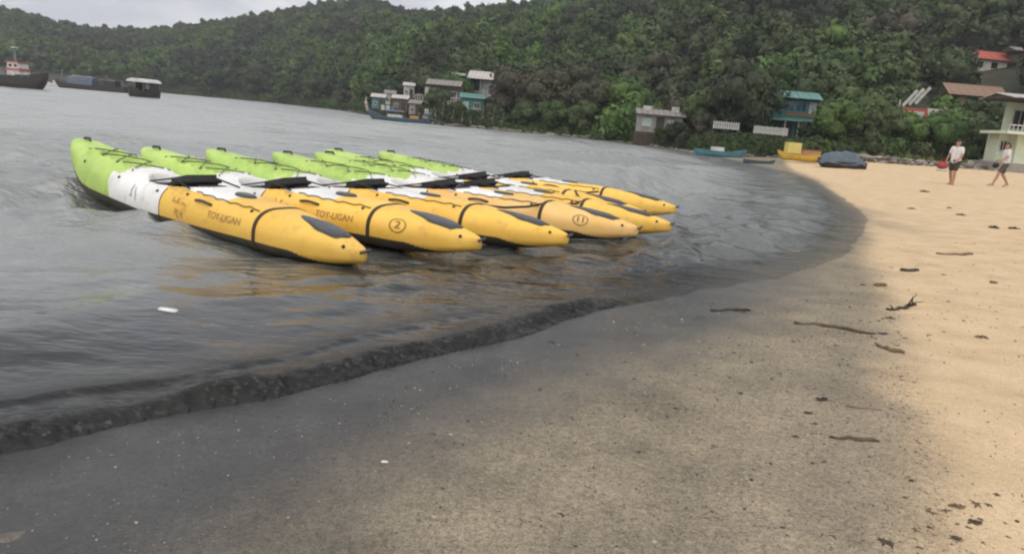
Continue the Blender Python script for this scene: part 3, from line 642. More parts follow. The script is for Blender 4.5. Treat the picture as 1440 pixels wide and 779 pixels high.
def build_kayak_meshes():
    us = np.unique(np.concatenate([1 - (1 - np.linspace(0, 1, 120)) ** 1.0, np.linspace(0, 0.03, 10), np.linspace(0.97, 1, 12),
                   np.linspace(0.37, 0.61, 60), np.linspace(0.12, 0.36, 70)] + [np.linspace(c_ - 0.005, c_ + 0.005, 9) for c_ in (0.30, 0.505, 0.795)]))
    th = np.concatenate([np.linspace(-90, -6, 46), np.linspace(-2, 30, 9), np.linspace(34, 90, 24)]); th = np.radians(th)
    ths = np.concatenate([th, th[::-1][1:]]); sg = np.concatenate([np.ones(len(th)), -np.ones(len(th) - 1)])
    U, T = np.meshgrid(us, ths, indexing='ij'); S = np.meshgrid(us, sg, indexing='ij')[1]
    X, Y_, Z = k_pt(U, T); Yy = Y_ * S
    top = T > R(25)
    cm = np.where(top, cockpit_mask(U, Yy), 0); wm = np.where(top, well_mask(U, Yy), 0)
    rim = np.where(top, np.exp(-((np.abs((U - 0.492) / 0.108) ** 2.6 + np.abs(Yy / 0.27) ** 2.6 - 1.18) / 0.10) ** 2), 0)
    Z = Z - 0.20 * cm + 0.018 * rim - wm * (0.06 + 0.034 * np.cos(U * KL / 0.125 * 2 * math.pi))
    # moulded ribs on the shoulders of the stern and long creases on the bow
    rib = np.where((T > R(52)) & (T < R(75)), smooth(0.10, 0.14, U) * smooth(0.37, 0.34, U), 0)
    Z = Z + 0.020 * rib * np.cos(U * KL / 0.16 * 2 * math.pi)
    crease = np.exp(-((np.abs(Yy) - 0.15 * (1 - U) / 0.2 - 0.05) / 0.018) ** 2) * smooth(0.80, 0.83, U) * smooth(0.99, 0.96, U) * top
    Z = Z - 0.014 * crease
    # rounded nose and tail
    def capst(i_, dx, sc_):
        zc = 0.5 * (Z[i_].max() + Z[i_].min()); return X[i_] + dx, Yy[i_] * sc_, zc + (Z[i_] - zc) * sc_
    nose = [capst(-1, 0.012, 0.86), capst(-1, 0.022, 0.55), capst(-1, 0.025, 0.0)]; tail = [capst(0, -0.012, 0.0), capst(0, -0.010, 0.6)]
    X = np.vstack([q[0] for q in tail] + [X] + [q[0] for q in nose]); Yy = np.vstack([q[1] for q in tail] + [Yy] + [q[1] for q in nose]); Z = np.vstack([q[2] for q in tail] + [Z] + [q[2] for q in nose])
    U = np.vstack([U[:1]] * 2 + [U] + [U[-1:]] * 3); T = np.vstack([T[:1]] * 2 + [T] + [T[-1:]] * 3); cm = np.vstack([cm[:1]] * 2 + [cm] + [cm[-1:]] * 3)
    V = np.stack([X, Yy, Z], -1); nu, ntt = U.shape; I = np.arange(nu * ntt).reshape(nu, ntt)
    Fq = np.stack([I[:-1, :-1], I[1:, :-1], I[1:, 1:], I[:-1, 1:]], -1)
    uc = 0.5 * (U[:-1, :-1] + U[1:, :-1]); cmc = 0.25 * (cm[:-1, :-1] + cm[1:, :-1] + cm[1:, 1:] + cm[:-1, 1:])
    Tc = 0.5 * (T[:-1, :-1] + T[:-1, 1:]); tilt = 0.010 * np.sin(Tc) - 0.03 * (Tc > R(44))
    lin = cmc > 0.55; jw = 0.505 + 0.18 * (Tc > R(56))
    sel = {'stern_section': (uc < 0.30 - tilt) & ~lin, 'middle_section': (uc >= 0.30 - tilt) & (uc < jw) & ~lin,
           'fore_section': (uc >= jw) & (uc < 0.795) & ~lin, 'bow_section': (uc >= 0.795) & ~lin, 'cockpit_liner': lin}
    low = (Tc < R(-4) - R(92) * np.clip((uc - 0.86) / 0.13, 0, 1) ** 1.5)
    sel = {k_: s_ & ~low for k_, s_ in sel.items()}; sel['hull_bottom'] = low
    out_ = {}
    Vf = V.reshape(-1, 3)
    for nm, s_ in sel.items():
        v_, f_, _ = compact(Vf, Fq[s_]); extra = []
        me = mesh_from(nm, v_, f_, True)
        bm = bmesh.new(); bm.from_mesh(me); bmesh.ops.remove_doubles(bm, verts=bm.verts, dist=1e-5)
        bmesh.ops.recalc_face_normals(bm, faces=bm.faces); bm.to_mesh(me); bm.free()
        me.polygons.foreach_set('use_smooth', np.ones(len(me.polygons), bool)); out_[nm] = me
    return out_
KM = build_kayak_meshes()
def kp(u, th, side=-1, off=0.0):
    X, Y_, Z = (float(q) for q in k_pt(np.float64(u), np.float64(th)))
    p = Vector((X, side * Y_, Z))
    if off:
        e = 1e-3; A_ = k_pt(np.float64(u + e), np.float64(th)); B_ = k_pt(np.float64(u), np.float64(th + e))
        a = Vector((A_[0], side * A_[1], A_[2])) - p; b_ = Vector((B_[0], side * B_[1], B_[2])) - p
        n = a.cross(b_) * (side); n = -n if n.dot(Vector((0, p.y, p.z - 0.12))) < 0 else n
        p = p + n.normalized() * off
    return p
def strap_mesh(u0, wd_, t0, t1, off=0.006, n=22):
    v = []; f = []
    path = [(-1, t0 + (math.pi / 2 - t0) * i / n) for i in range(n + 1)] + [(1, math.pi / 2 - (math.pi / 2 - t1) * i / n) for i in range(1, n + 1)]
    for sd_, th in path:
        for du, o_ in ((-wd_, 0.0), (-wd_, off), (wd_, off), (wd_, 0.0)): v.append(kp(u0 + du / KL, min(th, math.pi / 2 - 1e-3), sd_, max(o_, 1e-4)))
    for i in range(len(path) - 1):
        for k in range(3): f.append((i * 4 + k, i * 4 + k + 1, i * 4 + 4 + k + 1, i * 4 + 4 + k))
    return mesh_from('strap', v, f)
def oval_on_deck(u0, u1, hw, h, taper=0.6, rim=0.0, n=40):
    """domed plate lying on the deck, narrower towards the stern"""
    v = []; f = []; rings = [(1.0 + rim, -0.03), (1.0 + rim, h * 0.5), (0.90, h), (0.5, h * 1.15), (0.0, h * 1.2)]
    def deck(u, yl):
        w, g_, k_, cr_ = (float(q) for q in k_sec(np.float64(u))); cth = min(abs(yl) / max(w, 1e-3), 0.995) ** (1 / 0.62); th = math.acos(cth)
        return float(k_pt(np.float64(u), np.float64(th))[2])
    for rr_, hh in rings:
        for k in range(n):
            a = 2 * math.pi * k / n; cx = math.cos(a); u = (u0 + u1) / 2 + (u1 - u0) / 2 * cx * rr_
            yl = hw * math.sin(a) * rr_ * (1 - taper * 0.5 * (1 - cx)); v.append(((u - 0.5) * KL, yl, deck(u, yl) + hh))
    for i in range(len(rings) - 1):
        for k in range(n): f.append((i * n + k, i * n + (k + 1) % n, (i + 1) * n + (k + 1) % n, (i + 1) * n + k))
    return mesh_from('hatch', v, f, True)
KM['bow_strap'] = strap_mesh(0.795, 0.022, -0.5, -0.5)
KM['joint_strap'] = strap_mesh(0.507, 0.010, -0.45, -0.45)
KM['bow_hatch'] = oval_on_deck(0.855, 0.950, 0.135, 0.012, 0.45)
KM['hatch_rim'] = oval_on_deck(0.850, 0.955, 0.135, 0.006, 0.45, rim=0.12)
KM['day_hatch'] = oval_on_deck(0.655, 0.705, 0.085, 0.02, 0.0)
# seat: pad and backrest
mb = MB(); pts = []
def soft(c, d, rot=None, n=1):
    me = bpy.data.meshes.new('pad'); bm = bmesh.new(); bmesh.ops.create_cube(bm, size=1)
    for q in bm.verts: q.co = Vector((q.co.x * d[0], q.co.y * d[1], q.co.z * d[2]))
    bmesh.ops.bevel(bm, geom=bm.edges[:], offset=min(d) * 0.38, segments=3, affect='EDGES')
    for q in bm.verts:
        if rot is not None: q.co = rot @ q.co
        q.co += Vector(c)
    bm.to_mesh(me); bm.free(); me.polygons.foreach_set('use_smooth', np.ones(len(me.polygons), bool)); return me
sx = (0.455 - 0.5) * KL
KM['seat_pad'] = soft((sx + 0.02, 0, 0.29), (0.80, 0.40, 0.12), Matrix.Rotation(R(-5), 3, 'Y'))
KM['backrest'] = soft((sx + 0.30, 0, 0.385), (0.46, 0.45, 0.15), Matrix.Rotation(R(-12), 3, 'Y'))
KM['thigh_pad'] = soft((sx + 0.66, 0, 0.35), (0.20, 0.34, 0.10))
mb = MB()
for s_ in (-1, 1): mb.tube([(sx - 0.20, s_ * 0.25, 0.35), (sx + 0.3, s_ * 0.24, 0.44), (sx + 0.72, s_ * 0.285, 0.385)], 0.010, 6)
KM['seat_strap'] = mesh_from('seat_strap', mb.v, mb.f, True)
def handle(u, up):
    x_, _, z_ = (float(q) for q in k_pt(np.float64(u), np.float64(math.pi / 2)))
    mb = MB(); d = 0.09
    mb.tube([(x_ - d, 0, z_ - 0.01), (x_ - d * 0.75, 0, z_ + up), (x_ + d * 0.75, 0, z_ + up), (x_ + d, 0, z_ - 0.01)], [0.012, 0.018, 0.018, 0.012], 7)
    return mesh_from('handle', mb.v, mb.f, True)
KM['stern_handle'] = handle(0.045, 0.026)
mb = MB(); x_ = KL / 2
mb.tube([(x_ - 0.03, 0, 0.125), (x_ + 0.05, -0.03, 0.14)], 0.007, 6); mb.tube([(x_ + 0.05, -0.085, 0.135), (x_ + 0.05, 0.025, 0.145)], 0.016, 8)
KM['bow_toggle'] = mesh_from('bow_toggle', mb.v, mb.f, True)
bm = bmesh.new(); bmesh.ops.create_uvsphere(bm, u_segments=8, v_segments=6, radius=0.018); me = bpy.data.meshes.new('rivet'); bm.to_mesh(me); bm.free(); KM['rivet'] = me
mb = MB()
zq = [(0.13, .6), (0.20, -.6), (0.27, .6), (0.34, -.6)]
def deckp(u, f_, off=0.012):
    p = kp(u, math.acos(min(1, abs(f_)) ** (1 / 0.60)), 1 if f_ > 0 else -1, off); return p
for (ua_, fa_), (ub_, fb_) in list(zip(zq[:-1], zq[1:])) + [((a_, -b_), (c_, -d_)) for (a_, b_), (c_, d_) in zip(zq[:-1], zq[1:])]:
    mb.tube([deckp(ua_ + (ub_ - ua_) * q / 6, (fa_ + (fb_ - fa_) * q / 6) or 0.01, 0.014) for q in range(7)], 0.007, 5)
KM['bungee'] = mesh_from('bungee', mb.v, mb.f, True)
mb = MB(); mb.tube([kp(0.60 + 0.185 * q / 14, 0.98 + 0.05 * math.sin(q * 2.2), -1, 0.010) for q in range(15)], 0.0055, 5); KM['deck_line'] = mesh_from('deck_line', mb.v, mb.f, True)
mb = MB(); mb.tube([kp(0.62 + 0.05 * q / 6, 0.62, -1, 0.006 + 0.03 * math.sin(math.pi * q / 6)) for q in range(7)], 0.014, 6); KM['side_handle'] = mesh_from('side_handle', mb.v, mb.f, True)
def ink_mesh(verts2, faces, u0, th0, R_=0.30, off=0.005):
    return [kp(u0 + p[0] / KL, th0 + p[1] / R_, -1, off) for p in verts2], faces
def text2(s_, size):
    c_ = bpy.data.curves.new('t', 'FONT'); c_.body = s_; c_.size = size; c_.align_x = 'CENTER'; c_.align_y = 'CENTER'; c_.resolution_u = 3; c_.offset = size * 0.012
    o = bpy.data.objects.new('t', c_); col.objects.link(o); bpy.context.view_layer.update()
    me = o.to_mesh(); v = [(q.co.x, q.co.y) for q in me.vertices]; f = [tuple(p.vertices) for p in me.polygons]
    o.to_mesh_clear(); bpy.data.objects.remove(o)
    bm = bmesh.new(); vv = [bm.verts.new((p[0], p[1], 0)) for p in v]
    for q in f:
        try: bm.faces.new([vv[i] for i in q])
        except ValueError: pass
    bmesh.ops.remove_doubles(bm, verts=bm.verts, dist=1e-6); bmesh.ops.triangulate(bm, faces=bm.faces)
    for _ in range(3):
        lg = [e for e in bm.edges if e.calc_length() > size * 0.16]
        if not lg: break
        bmesh.ops.subdivide_edges(bm, edges=lg, cuts=1); bmesh.ops.triangulate(bm, faces=bm.faces)
    bm.verts.index_update(); v = [(q.co.x, q.co.y) for q in bm.verts]; f = [tuple(q.index for q in p.verts) for p in bm.faces]; bm.free(); return v, f
def ring2(r, w, n=36):
    v = [((r - w) * math.cos(2 * math.pi * k / n), (r - w) * math.sin(2 * math.pi * k / n)) for k in range(n)] + [(r * math.cos(2 * math.pi * k / n), r * math.sin(2 * math.pi * k / n)) for k in range(n)]
    return v, [(k, (k + 1) % n, (k + 1) % n + n, k + n) for k in range(n)]
def scrawl2(n, size, seed, gap=0.62):
    """worn letters no longer readable: broken upright and slanted strokes"""
    q = random.Random(seed); v = []; f = []
    x0 = -n * size * gap / 2
    for i in range(n):
        for _ in range(q.choice((2, 3, 3))):
            a = (x0 + i * size * gap + q.uniform(0, size * 0.42), q.uniform(-size / 2, size * 0.1)); ang = q.choice((90, 90, 62, 118, 0, 8)); ln = size * q.uniform(0.35, 0.85) * (0.6 if ang < 20 else 1)
            dx, dy = math.cos(R(ang)), math.sin(R(ang)); w = size * 0.07; k = len(v); seg = 3
            for j in range(seg + 1):
                px_, py_ = a[0] + dx * ln * j / seg, a[1] + dy * ln * j / seg
                v += [(px_ - dy * w, py_ + dx * w), (px_ + dy * w, py_ - dx * w)]
            for j in range(seg): f.append((k + 2 * j, k + 2 * j + 1, k + 2 * j + 3, k + 2 * j + 2))
    return v, f
def inkpart(name, shape, u0, th0, m, parent):
    v, f = ink_mesh(shape[0], shape[1], u0, th0); o = link(name, mesh_from(name, v, f), m, parent)
    if 'letter' in name or 'mark' in name: o['kind'] = 'stuff'
    return o
def kayak(bow, ang, label, num=None, yel=PL_YEL, pitch=0.0, rolla=0.0, letters=True, num_u=0.0):
    d = Vector((math.cos(ang), math.sin(ang), 0))           # from bow to stern
    c_ = Vector(bow) + d * (KL / 2); c_.z = 0.035
    t_ = thing('kayak', label, 'kayak', c_, 0, 'yellow, white and green kayaks tied in a row')
    t_.rotation_euler = (rolla, pitch, math.atan2(-d.y, -d.x))
    k = {}
    for nm, m_ in (('stern_section', PL_GREEN), ('middle_section', PL_WHITE), ('fore_section', yel), ('bow_section', yel), ('cockpit_liner', RUBBER), ('hull_bottom', STAIN_SHADE)):
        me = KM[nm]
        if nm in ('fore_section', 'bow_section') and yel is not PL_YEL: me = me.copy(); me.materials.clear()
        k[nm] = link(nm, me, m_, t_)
    link('bow_strap', KM['bow_strap'], STRAP, t_); link('joint_strap', KM['joint_strap'], STRAP, t_)
    rim_ = link('hatch_rim', KM['hatch_rim'], RUBBER, k['bow_section']); link('bow_hatch', KM['bow_hatch'], GREYR, k['bow_section'])
    link('day_hatch', KM['day_hatch'], RUBBER, k['fore_section'])
    st = link('seat', KM['seat_pad'], BLACK, t_); link('backrest', KM['backrest'], BLACK, st); link('seat_strap', KM['seat_strap'], BLACK, st)
    link('thigh_pad', KM['thigh_pad'], BLACK, t_); link('bungee', KM['bungee'], RUBBER, k['stern_section']); link('deck_line', KM['deck_line'], STRAP, k['fore_section']); link('side_handle', KM['side_handle'], RUBBER, k['fore_section'])
    link('stern_handle', KM['stern_handle'], RUBBER, k['stern_section']); link('bow_toggle', KM['bow_toggle'], GREYR, k['bow_section'])
    for u, th, par in ((0.16, 0.55, 'stern_section'), (0.33, 0.62, 'middle_section'), (0.485, 0.62, 'middle_section'), (0.585, 0.75, 'fore_section'), (0.972, 0.6, 'bow_section'), (0.77, 0.85, 'fore_section')):
        o = link('rivet', KM['rivet'], RUBBER, k[par]); o.location = kp(u, th, -1, 0.002)
    if letters:
        inkpart('worn_mark', scrawl2(2, 0.13, 5, 0.9), 0.41, 0.30, INKG, k['middle_section'])
        inkpart('worn_lettering', scrawl2(7, 0.065, 9), 0.575, 0.42, INK, k['fore_section']); inkpart('worn_lettering', scrawl2(5, 0.055, 12), 0.58, 0.08, INK, k['fore_section'])
        inkpart('side_lettering', text2('TOY-LIGAN', 0.10), 0.715, 0.28, INK, k['fore_section'])
    if num:
        inkpart('number_ring', ring2(0.098, 0.013), num_u, 0.44, INKD, k['bow_section' if num_u > 0.795 else 'fore_section']); [inkpart('digit', text2(c1, 0.145), num_u + (i_ - (len(num) - 1) / 2) * 0.062 / KL, 0.44, INKD, k['bow_section' if num_u > 0.795 else 'fore_section']) for i_, c1 in enumerate(num)]
    return t_
kayak((-1.31, 6.37, 0), R(142.6), 'nearest kayak, with lettering, a black strap and black bow hatch', pitch=R(0.1))
kayak((-0.34, 7.12, 0), R(147.0), 'kayak with a circled number 2 on its yellow side, second in the row', '2', num_u=0.855, pitch=R(-1.3), rolla=R(1.5))
kayak((0.56, 8.00, 0), R(151.8), 'third kayak in the row, plain yellow bow between the numbers 2 and 11', pitch=R(-1.0), letters=False, rolla=R(-1))
kayak((1.49, 9.10, 0), R(156.3), 'kayak with faded yellow bow and circled number 11', '11', PL_YEL2, num_u=0.885, letters=False, rolla=R(1), pitch=R(-1.2))
kayak((2.06, 9.94, 0), R(159.0), 'fifth kayak, its narrow bow showing just beyond the number 11', pitch=R(-0.9), letters=False)
kayak((1.85, 11.05, 0), R(157.5), 'kayak mostly hidden between the fifth kayak and the farthest one', pitch=R(-1.2), letters=False, rolla=R(1.2))
kayak((2.54, 12.01, 0), R(156.5), 'farthest kayak with black backrest and the rightmost yellow bow', pitch=R(-1.5), letters=False, rolla=R(-1.5))
mb = MB(); rp = [(-0.45, 8.55, 0.40), (0.42, 9.55, 0.40), (0.95, 10.35, 0.40), (0.85, 11.45, 0.41), (1.5, 12.42, 0.42)]
mb.tube([Vector(a).lerp(Vector(b_), t_) - Vector((0, 0, 0.05 * math.sin(t_ * math.pi))) for a, b_ in zip(rp[:-1], rp[1:]) for t_ in (0, .33, .66)], 0.016, 6)
tag(mb.build('mooring_rope', STRAP, None, True), 'dark rope lying across the decks of the farther kayaks', 'rope')

# ================================================================== BOATS FAR OUT
def hull_mesh(name, L_, B_, D_, sheer=0.0, prow=0.0, n=26, blunt=0.5, draft=0.3, stern_w=0.7):
    """open or decked hull, bow at -x; sheer lifts both ends, prow lifts the bow"""
    v = []; f = []; ring = 9
    for i in range(n + 1):
        t_ = i / n; x_ = (t_ - 0.5) * L_
        w = B_ / 2 * (1 - (1 - min(t_ / 0.45, 1)) ** 2) ** blunt * (1 - (1 - stern_w) * max(0, (t_ - 0.6) / 0.4) ** 2) + 0.01
        top = D_ + sheer * (2 * t_ - 1) ** 2 + prow * max(0, (0.28 - t_) / 0.28) ** 1.7
        kl = -draft + (draft + 0.75 * top) * max(0, (0.16 - t_) / 0.16) ** 1.6
        for k in range(ring):
            a = -math.pi / 2 + math.pi * k / (ring - 1)            # port rail .. keel .. starboard rail
            s_ = math.sin(a); c_ = math.cos(a)
            v.append((x_, w * math.copysign(abs(s_) ** 0.6, s_), top - (top - kl) * c_ ** 0.7))
    for i in range(n):
        for k in range(ring - 1): f.append((i * ring + k, i * ring + k + 1, (i + 1) * ring + k + 1, (i + 1) * ring + k))
    f.append(tuple(n * ring + k for k in range(ring)))
    for i in range(n): f.append((i * ring, (i + 1) * ring, (i + 1) * ring + ring - 1, i * ring + ring - 1)) if False else None
    # deck set a little below the rail
    o = len(v)
    for i in range(n + 1):
        a = v[i * ring]; b_ = v[i * ring + ring - 1]; v.append((a[0], a[1] * 0.97, a[2] - 0.12 * D_)); v.append((b_[0], b_[1] * 0.97, b_[2] - 0.12 * D_))
    for i in range(n): f.append((o + 2 * i, o + 2 * i + 1, o + 2 * i + 3, o + 2 * i + 2))
    f = [q for q in f if q]; return mesh_from(name, v, f, False)
HULLDK = mat('dark_hull_paint', (0.022, 0.020, 0.020), 0.6, 0.5, 1.2, c2=(0.036, 0.027, 0.022))
WHITEP = mat('white_boat_paint', (0.70, 0.70, 0.68), 0.5, 0.3, 1.5, c2=(0.48, 0.46, 0.43))
REDP = mat('red_boat_paint', (0.45, 0.09, 0.06), 0.5, 0.3, 1.5, c2=(0.38, 0.14, 0.10))
GREENP = mat('green_boat_paint', (0.05, 0.12, 0.05), 0.6, 0.3, 1.5)
BLUEP = mat('blue_boat_paint', (0.045, 0.085, 0.11), 0.55, 0.4, 1.5, c2=(0.03, 0.05, 0.065))
TEALP = mat('teal_boat_paint', (0.06, 0.20, 0.22), 0.55, 0.4, 2.0, c2=(0.05, 0.12, 0.15))
GLASSD = mat('dark_window', (0.018, 0.022, 0.026), 0.12, 0.3, 2.0)
STEEL = mat('grey_steel', (0.24, 0.25, 0.26), 0.5, 0.4, 2.0)
TARPB = mat('blue_grey_tarp', (0.10, 0.125, 0.18), 0.6, 0.3, 1.5, 0.4, 6)
WOODB = mat('boat_wood', (0.22, 0.13, 0.06), 0.7, 0.4, 3.0, stretch=(1, 6, 6))
ORANGE = mat('orange_cover', (0.55, 0.26, 0.06), 0.6, 0.3, 3)

# work ship at the left border
P = gp(-4, 121); sh = thing('work_ship', 'dark hulled ship with a red and white wheelhouse at the left border', 'ship', (P[0], P[1], 0), R(176)); sh.scale = (0.8, 0.8, 0.72)
link('hull', hull_mesh('hull', 17, 4.2, 1.9, 0.3, 0.7, blunt=0.55, draft=0.8), HULLDK, sh)
dh = MB().box((3.2, 0, 2.35), (7.0, 2.8, 1.1)).build('deck_house', WHITEP, sh)
for k in range(5): bx('window', (0.6 + k * 1.25, -1.42, 2.45), (0.7, 0.08, 0.5), GLASSD, dh); bx('window', (0.6 + k * 1.25, 1.42, 2.45), (0.7, 0.08, 0.5), GLASSD, dh)
bx('house_roof', (3.2, 0, 2.98), (7.6, 3.2, 0.14), WHITEP, dh)
wh = MB().prism([(-1.1, 2.0), (1.0, 2.0), (0.85, 4.1), (-0.75, 4.1)], -1.15, 1.15).build('wheelhouse', WHITEP, sh); wh.location = (-3.6, 0, 0)
bx('red_band', (0, 0, 3.0), (2.16, 2.36, 0.42), REDP, wh); bx('wheelhouse_roof', (0.05, 0, 4.2), (2.0, 2.6, 0.18), REDP, wh)
for s_ in (-1, 1):
    for k in (-0.45, 0.35): bx('window', (k, s_ * 1.16, 3.6), (0.5, 0.06, 0.42), GLASSD, wh)
bx('green_bow_plate', (-4.9, 0, 1.75), (1.6, 2.9, 0.9), GREENP, sh)
MB().tube([(-3.2, 0, 4.2), (-3.2, 0, 7.4)], [0.14, 0.07], 8).build('mast', STEEL, sh)
bx('radar', (-3.2, 0, 6.6), (0.5, 1.0, 0.18), WHITEP, sh)
MB().tube([(0.6, 0, 2.9), (1.6, 0, 5.2), (2.8, 0, 5.3), (3.4, 0, 2.9)], 0.10, 6).build('derrick', HULLDK, sh)
for s_ in (-1, 1):
    mb = MB(); mb.tube([(-6.5, s_ * 1.6, 2.7), (7.5, s_ * 1.9, 2.6)], 0.035, 5)
    for k in range(15): mb.tube([(-6.5 + k, s_ * 1.75, 1.7), (-6.5 + k, s_ * 1.75, 2.68)], 0.03, 5)
    mb.build('railing', STEEL, sh)
# barge with the blue-grey cover
P = gp(128, 127); bg_ = thing('covered_barge', 'low dark barge with blue grey cover, right of the work ship', 'barge', (P[0], P[1], 0), R(4))
link('hull', hull_mesh('hull', 13, 3.6, 0.85, 0.25, 0.4, blunt=0.5, draft=0.5), HULLDK, bg_)
MB().prism([(-1.5, 0.75), (1.5, 0.75), (1.35, 1.9), (0.7, 2.25), (-0.7, 2.25), (-1.35, 1.9)], -3.6, 0.9, 'x').build('cargo_cover', TARPB, bg_)
bx('cover_roof', (-1.2, 0, 2.33), (3.6, 1.9, 0.10), WHITEP, bg_)
cb = bx('cabin', (3.6, 0, 1.35), (2.6, 2.4, 1.3), HULLDK, bg_); bx('cabin_roof', (3.6, 0, 2.05), (3.0, 2.8, 0.12), STEEL, cb)
for k in (-0.6, 0.6): bx('window', (3.6 + k, -1.22, 1.5), (0.7, 0.06, 0.45), GLASSD, cb)
MB().tube([(-5.6, 0, 0.8), (-5.0, 0, 3.3)], 0.07, 6).build('post', STEEL, bg_)
# little white tender
P = gp(78, 121.5); td = thing('tender', 'tiny pale open boat between work ship and barge', 'boat', (P[0], P[1], 0), R(30))
link('hull', hull_mesh('hull', 3.0, 1.5, 0.55, 0.15, 0.25, draft=0.25), WHITEP, td); bx('thwart', (0.3, 0, 0.48), (0.3, 1.2, 0.06), WOODB, td); bx('console', (-0.2, 0, 0.8), (0.5, 0.6, 0.7), WHITEP, td)
# ferry seen from its bow
P = gp(201, 137); fe = thing('ferry_boat', 'small dark ferry boat with a white canopy, seen end on', 'boat', (P[0], P[1], 0), R(80)); fe.scale = (0.8, 0.9, 0.9)
link('hull', hull_mesh('hull', 6.5, 2.9, 0.9, 0.2, 0.5, draft=0.4, blunt=0.6), HULLDK, fe)
for s_ in (-1, 1):
    for k in range(5): MB().tube([(-1.6 + k * 1.0, s_ * 1.2, 0.7), (-1.6 + k * 1.0, s_ * 1.2, 2.3)], 0.05, 5).build('canopy_post', STEEL, fe)
mb = MB(); mb.prism([(-1.5, 2.25), (1.5, 2.25), (1.2, 2.62), (0.5, 2.78), (-0.5, 2.78), (-1.2, 2.62)], -2.1, 2.9, 'x'); mb.build('canopy', WHITEP, fe)
bx('side_curtain', (1.2, -1.22, 1.5), (2.4, 0.05, 1.4), HULLDK, fe); bx('side_curtain', (1.2, 1.22, 1.5), (2.4, 0.05, 1.4), HULLDK, fe)
en = bx('bench', (0.6, 0, 1.05), (3.0, 1.9, 0.5), GLASSD, fe)
# longtail boat by the village
P = gp(560, 171); lt = thing('longtail_boat', 'blue wooden longtail boat with high pale prow, moored before the village', 'boat', (P[0], P[1], 0), R(-3)); lt.scale = (0.92, 0.8, 0.72)
link('hull', hull_mesh('hull', 8.4, 1.7, 0.62, 0.18, 1.25, blunt=0.75, draft=0.3), BLUEP, lt)
MB().tube([(-4.0, 0, 1.3), (-4.25, 0, 2.1), (-4.35, 0, 2.9), (-4.3, 0, 3.5)], [0.22, 0.17, 0.13, 0.07], 8).build('prow', mat('pale_prow_wood', (0.42, 0.38, 0.30), 0.7, 0.4, 3), lt)
for k in (0, 1):
    bx('prow_ribbon', (-4.30, 0, 2.35 + 0.22 * k), (0.40, 0.40, 0.12), (REDP, WHITEP)[k], lt)
bx('gunwale_stripe', (0.3, -0.845, 0.60), (5.6, 0.05, 0.10), TEALP, lt)
cn = MB().prism([(-0.9, 1.55), (0.9, 1.55), (0.6, 1.75), (-0.6, 1.75)], -1.6, 0.9, 'x').build('canopy', TARPB, lt)
for x_ in (-1.4, 0.7):
    for s_ in (-1, 1): MB().tube([(x_, s_ * 0.7, 0.5), (x_, s_ * 0.7, 1.55)], 0.035, 5).build('canopy_post', WOODB, lt)
bx('white_crate', (-0.4, 0, 0.85), (1.9, 1.0, 0.45), WHITEP, lt); bx('orange_cover', (2.1, 0, 0.85), (1.1, 0.9, 0.5), ORANGE, lt)
en = bx('engine', (3.5, 0, 1.05), (0.7, 0.45, 0.5), STEEL, lt); MB().tube([(3.8, 0, 1.0), (6.3, 0, 0.25)], 0.04, 6).build('tail_shaft', STEEL, en)

# ================================================================== HOUSES
CREAM = mat('cream_wall', (0.58, 0.56, 0.48), 0.8, 0.25, 0.8, c2=(0.42, 0.40, 0.34))
WHITEW = mat('white_wall', (0.58, 0.58, 0.55), 0.8, 0.25, 2.5, c2=(0.30, 0.29, 0.26))
GREYROOF = mat('grey_sheet_roof', (0.27, 0.27, 0.26), 0.6, 0.3, 2.5, c2=(0.15, 0.12, 0.10))
WHITEROOF = mat('white_sheet_roof', (0.58, 0.57, 0.56), 0.6, 0.25, 2.5, c2=(0.32, 0.27, 0.23))
TEALW = mat('teal_wall', (0.05, 0.20, 0.19), 0.7, 0.35, 1.0, c2=(0.04, 0.12, 0.12))
TEALR = mat('teal_sheet_roof', (0.10, 0.24, 0.21), 0.6, 0.35, 1.0, c2=(0.07, 0.15, 0.13))
WOODD = mat('dark_timber', (0.075, 0.055, 0.040), 0.85, 0.4, 2)
WOODL = mat('weathered_timber', (0.13, 0.11, 0.088), 0.85, 0.4, 2)
BROWNR = mat('brown_tile_roof', (0.27, 0.16, 0.10), 0.8, 0.35, 1.5, c2=(0.20, 0.14, 0.10))
REDR = mat('red_tile_roof', (0.42, 0.09, 0.055), 0.75, 0.3, 1.5, c2=(0.30, 0.08, 0.05))
BLUEGL = mat('blue_pane', (0.03, 0.07, 0.14), 0.15, 0.4, 1.0)
PALEGL = mat('pale_pane', (0.36, 0.50, 0.50), 0.25, 0.3, 1.0)
PALEGREEN = mat('pale_green_wall', (0.66, 0.71, 0.56), 0.8, 0.2, 0.8, c2=(0.52, 0.57, 0.44))
CONC = mat('stained_concrete', (0.34, 0.32, 0.29), 0.85, 0.4, 0.9)
def ground_drop(P): return max(0.6, P.z - float(hill_z([P.x], [P.y])[0]) + 0.8)
def window(name, c, w, h, wall, frame=None, pane=None, d=0.10):
    fr = MB()
    for dx, dz, ww, hh in ((-w / 2, 0, 0.09, h + 0.09), (w / 2, 0, 0.09, h + 0.09), (0, -h / 2, w - 0.09, 0.09), (0, h / 2, w - 0.09, 0.09), (0, 0, 0.05, h - 0.09)): fr.box((c[0] + dx, c[1] - 0.03, c[2] + dz), (ww, d, hh))
    o = fr.build('window', frame or WOODD, wall); bx('pane', (c[0], c[1] + 0.0, c[2]), (w - 0.05, 0.05, h - 0.05), pane or GLASSD, o); return o
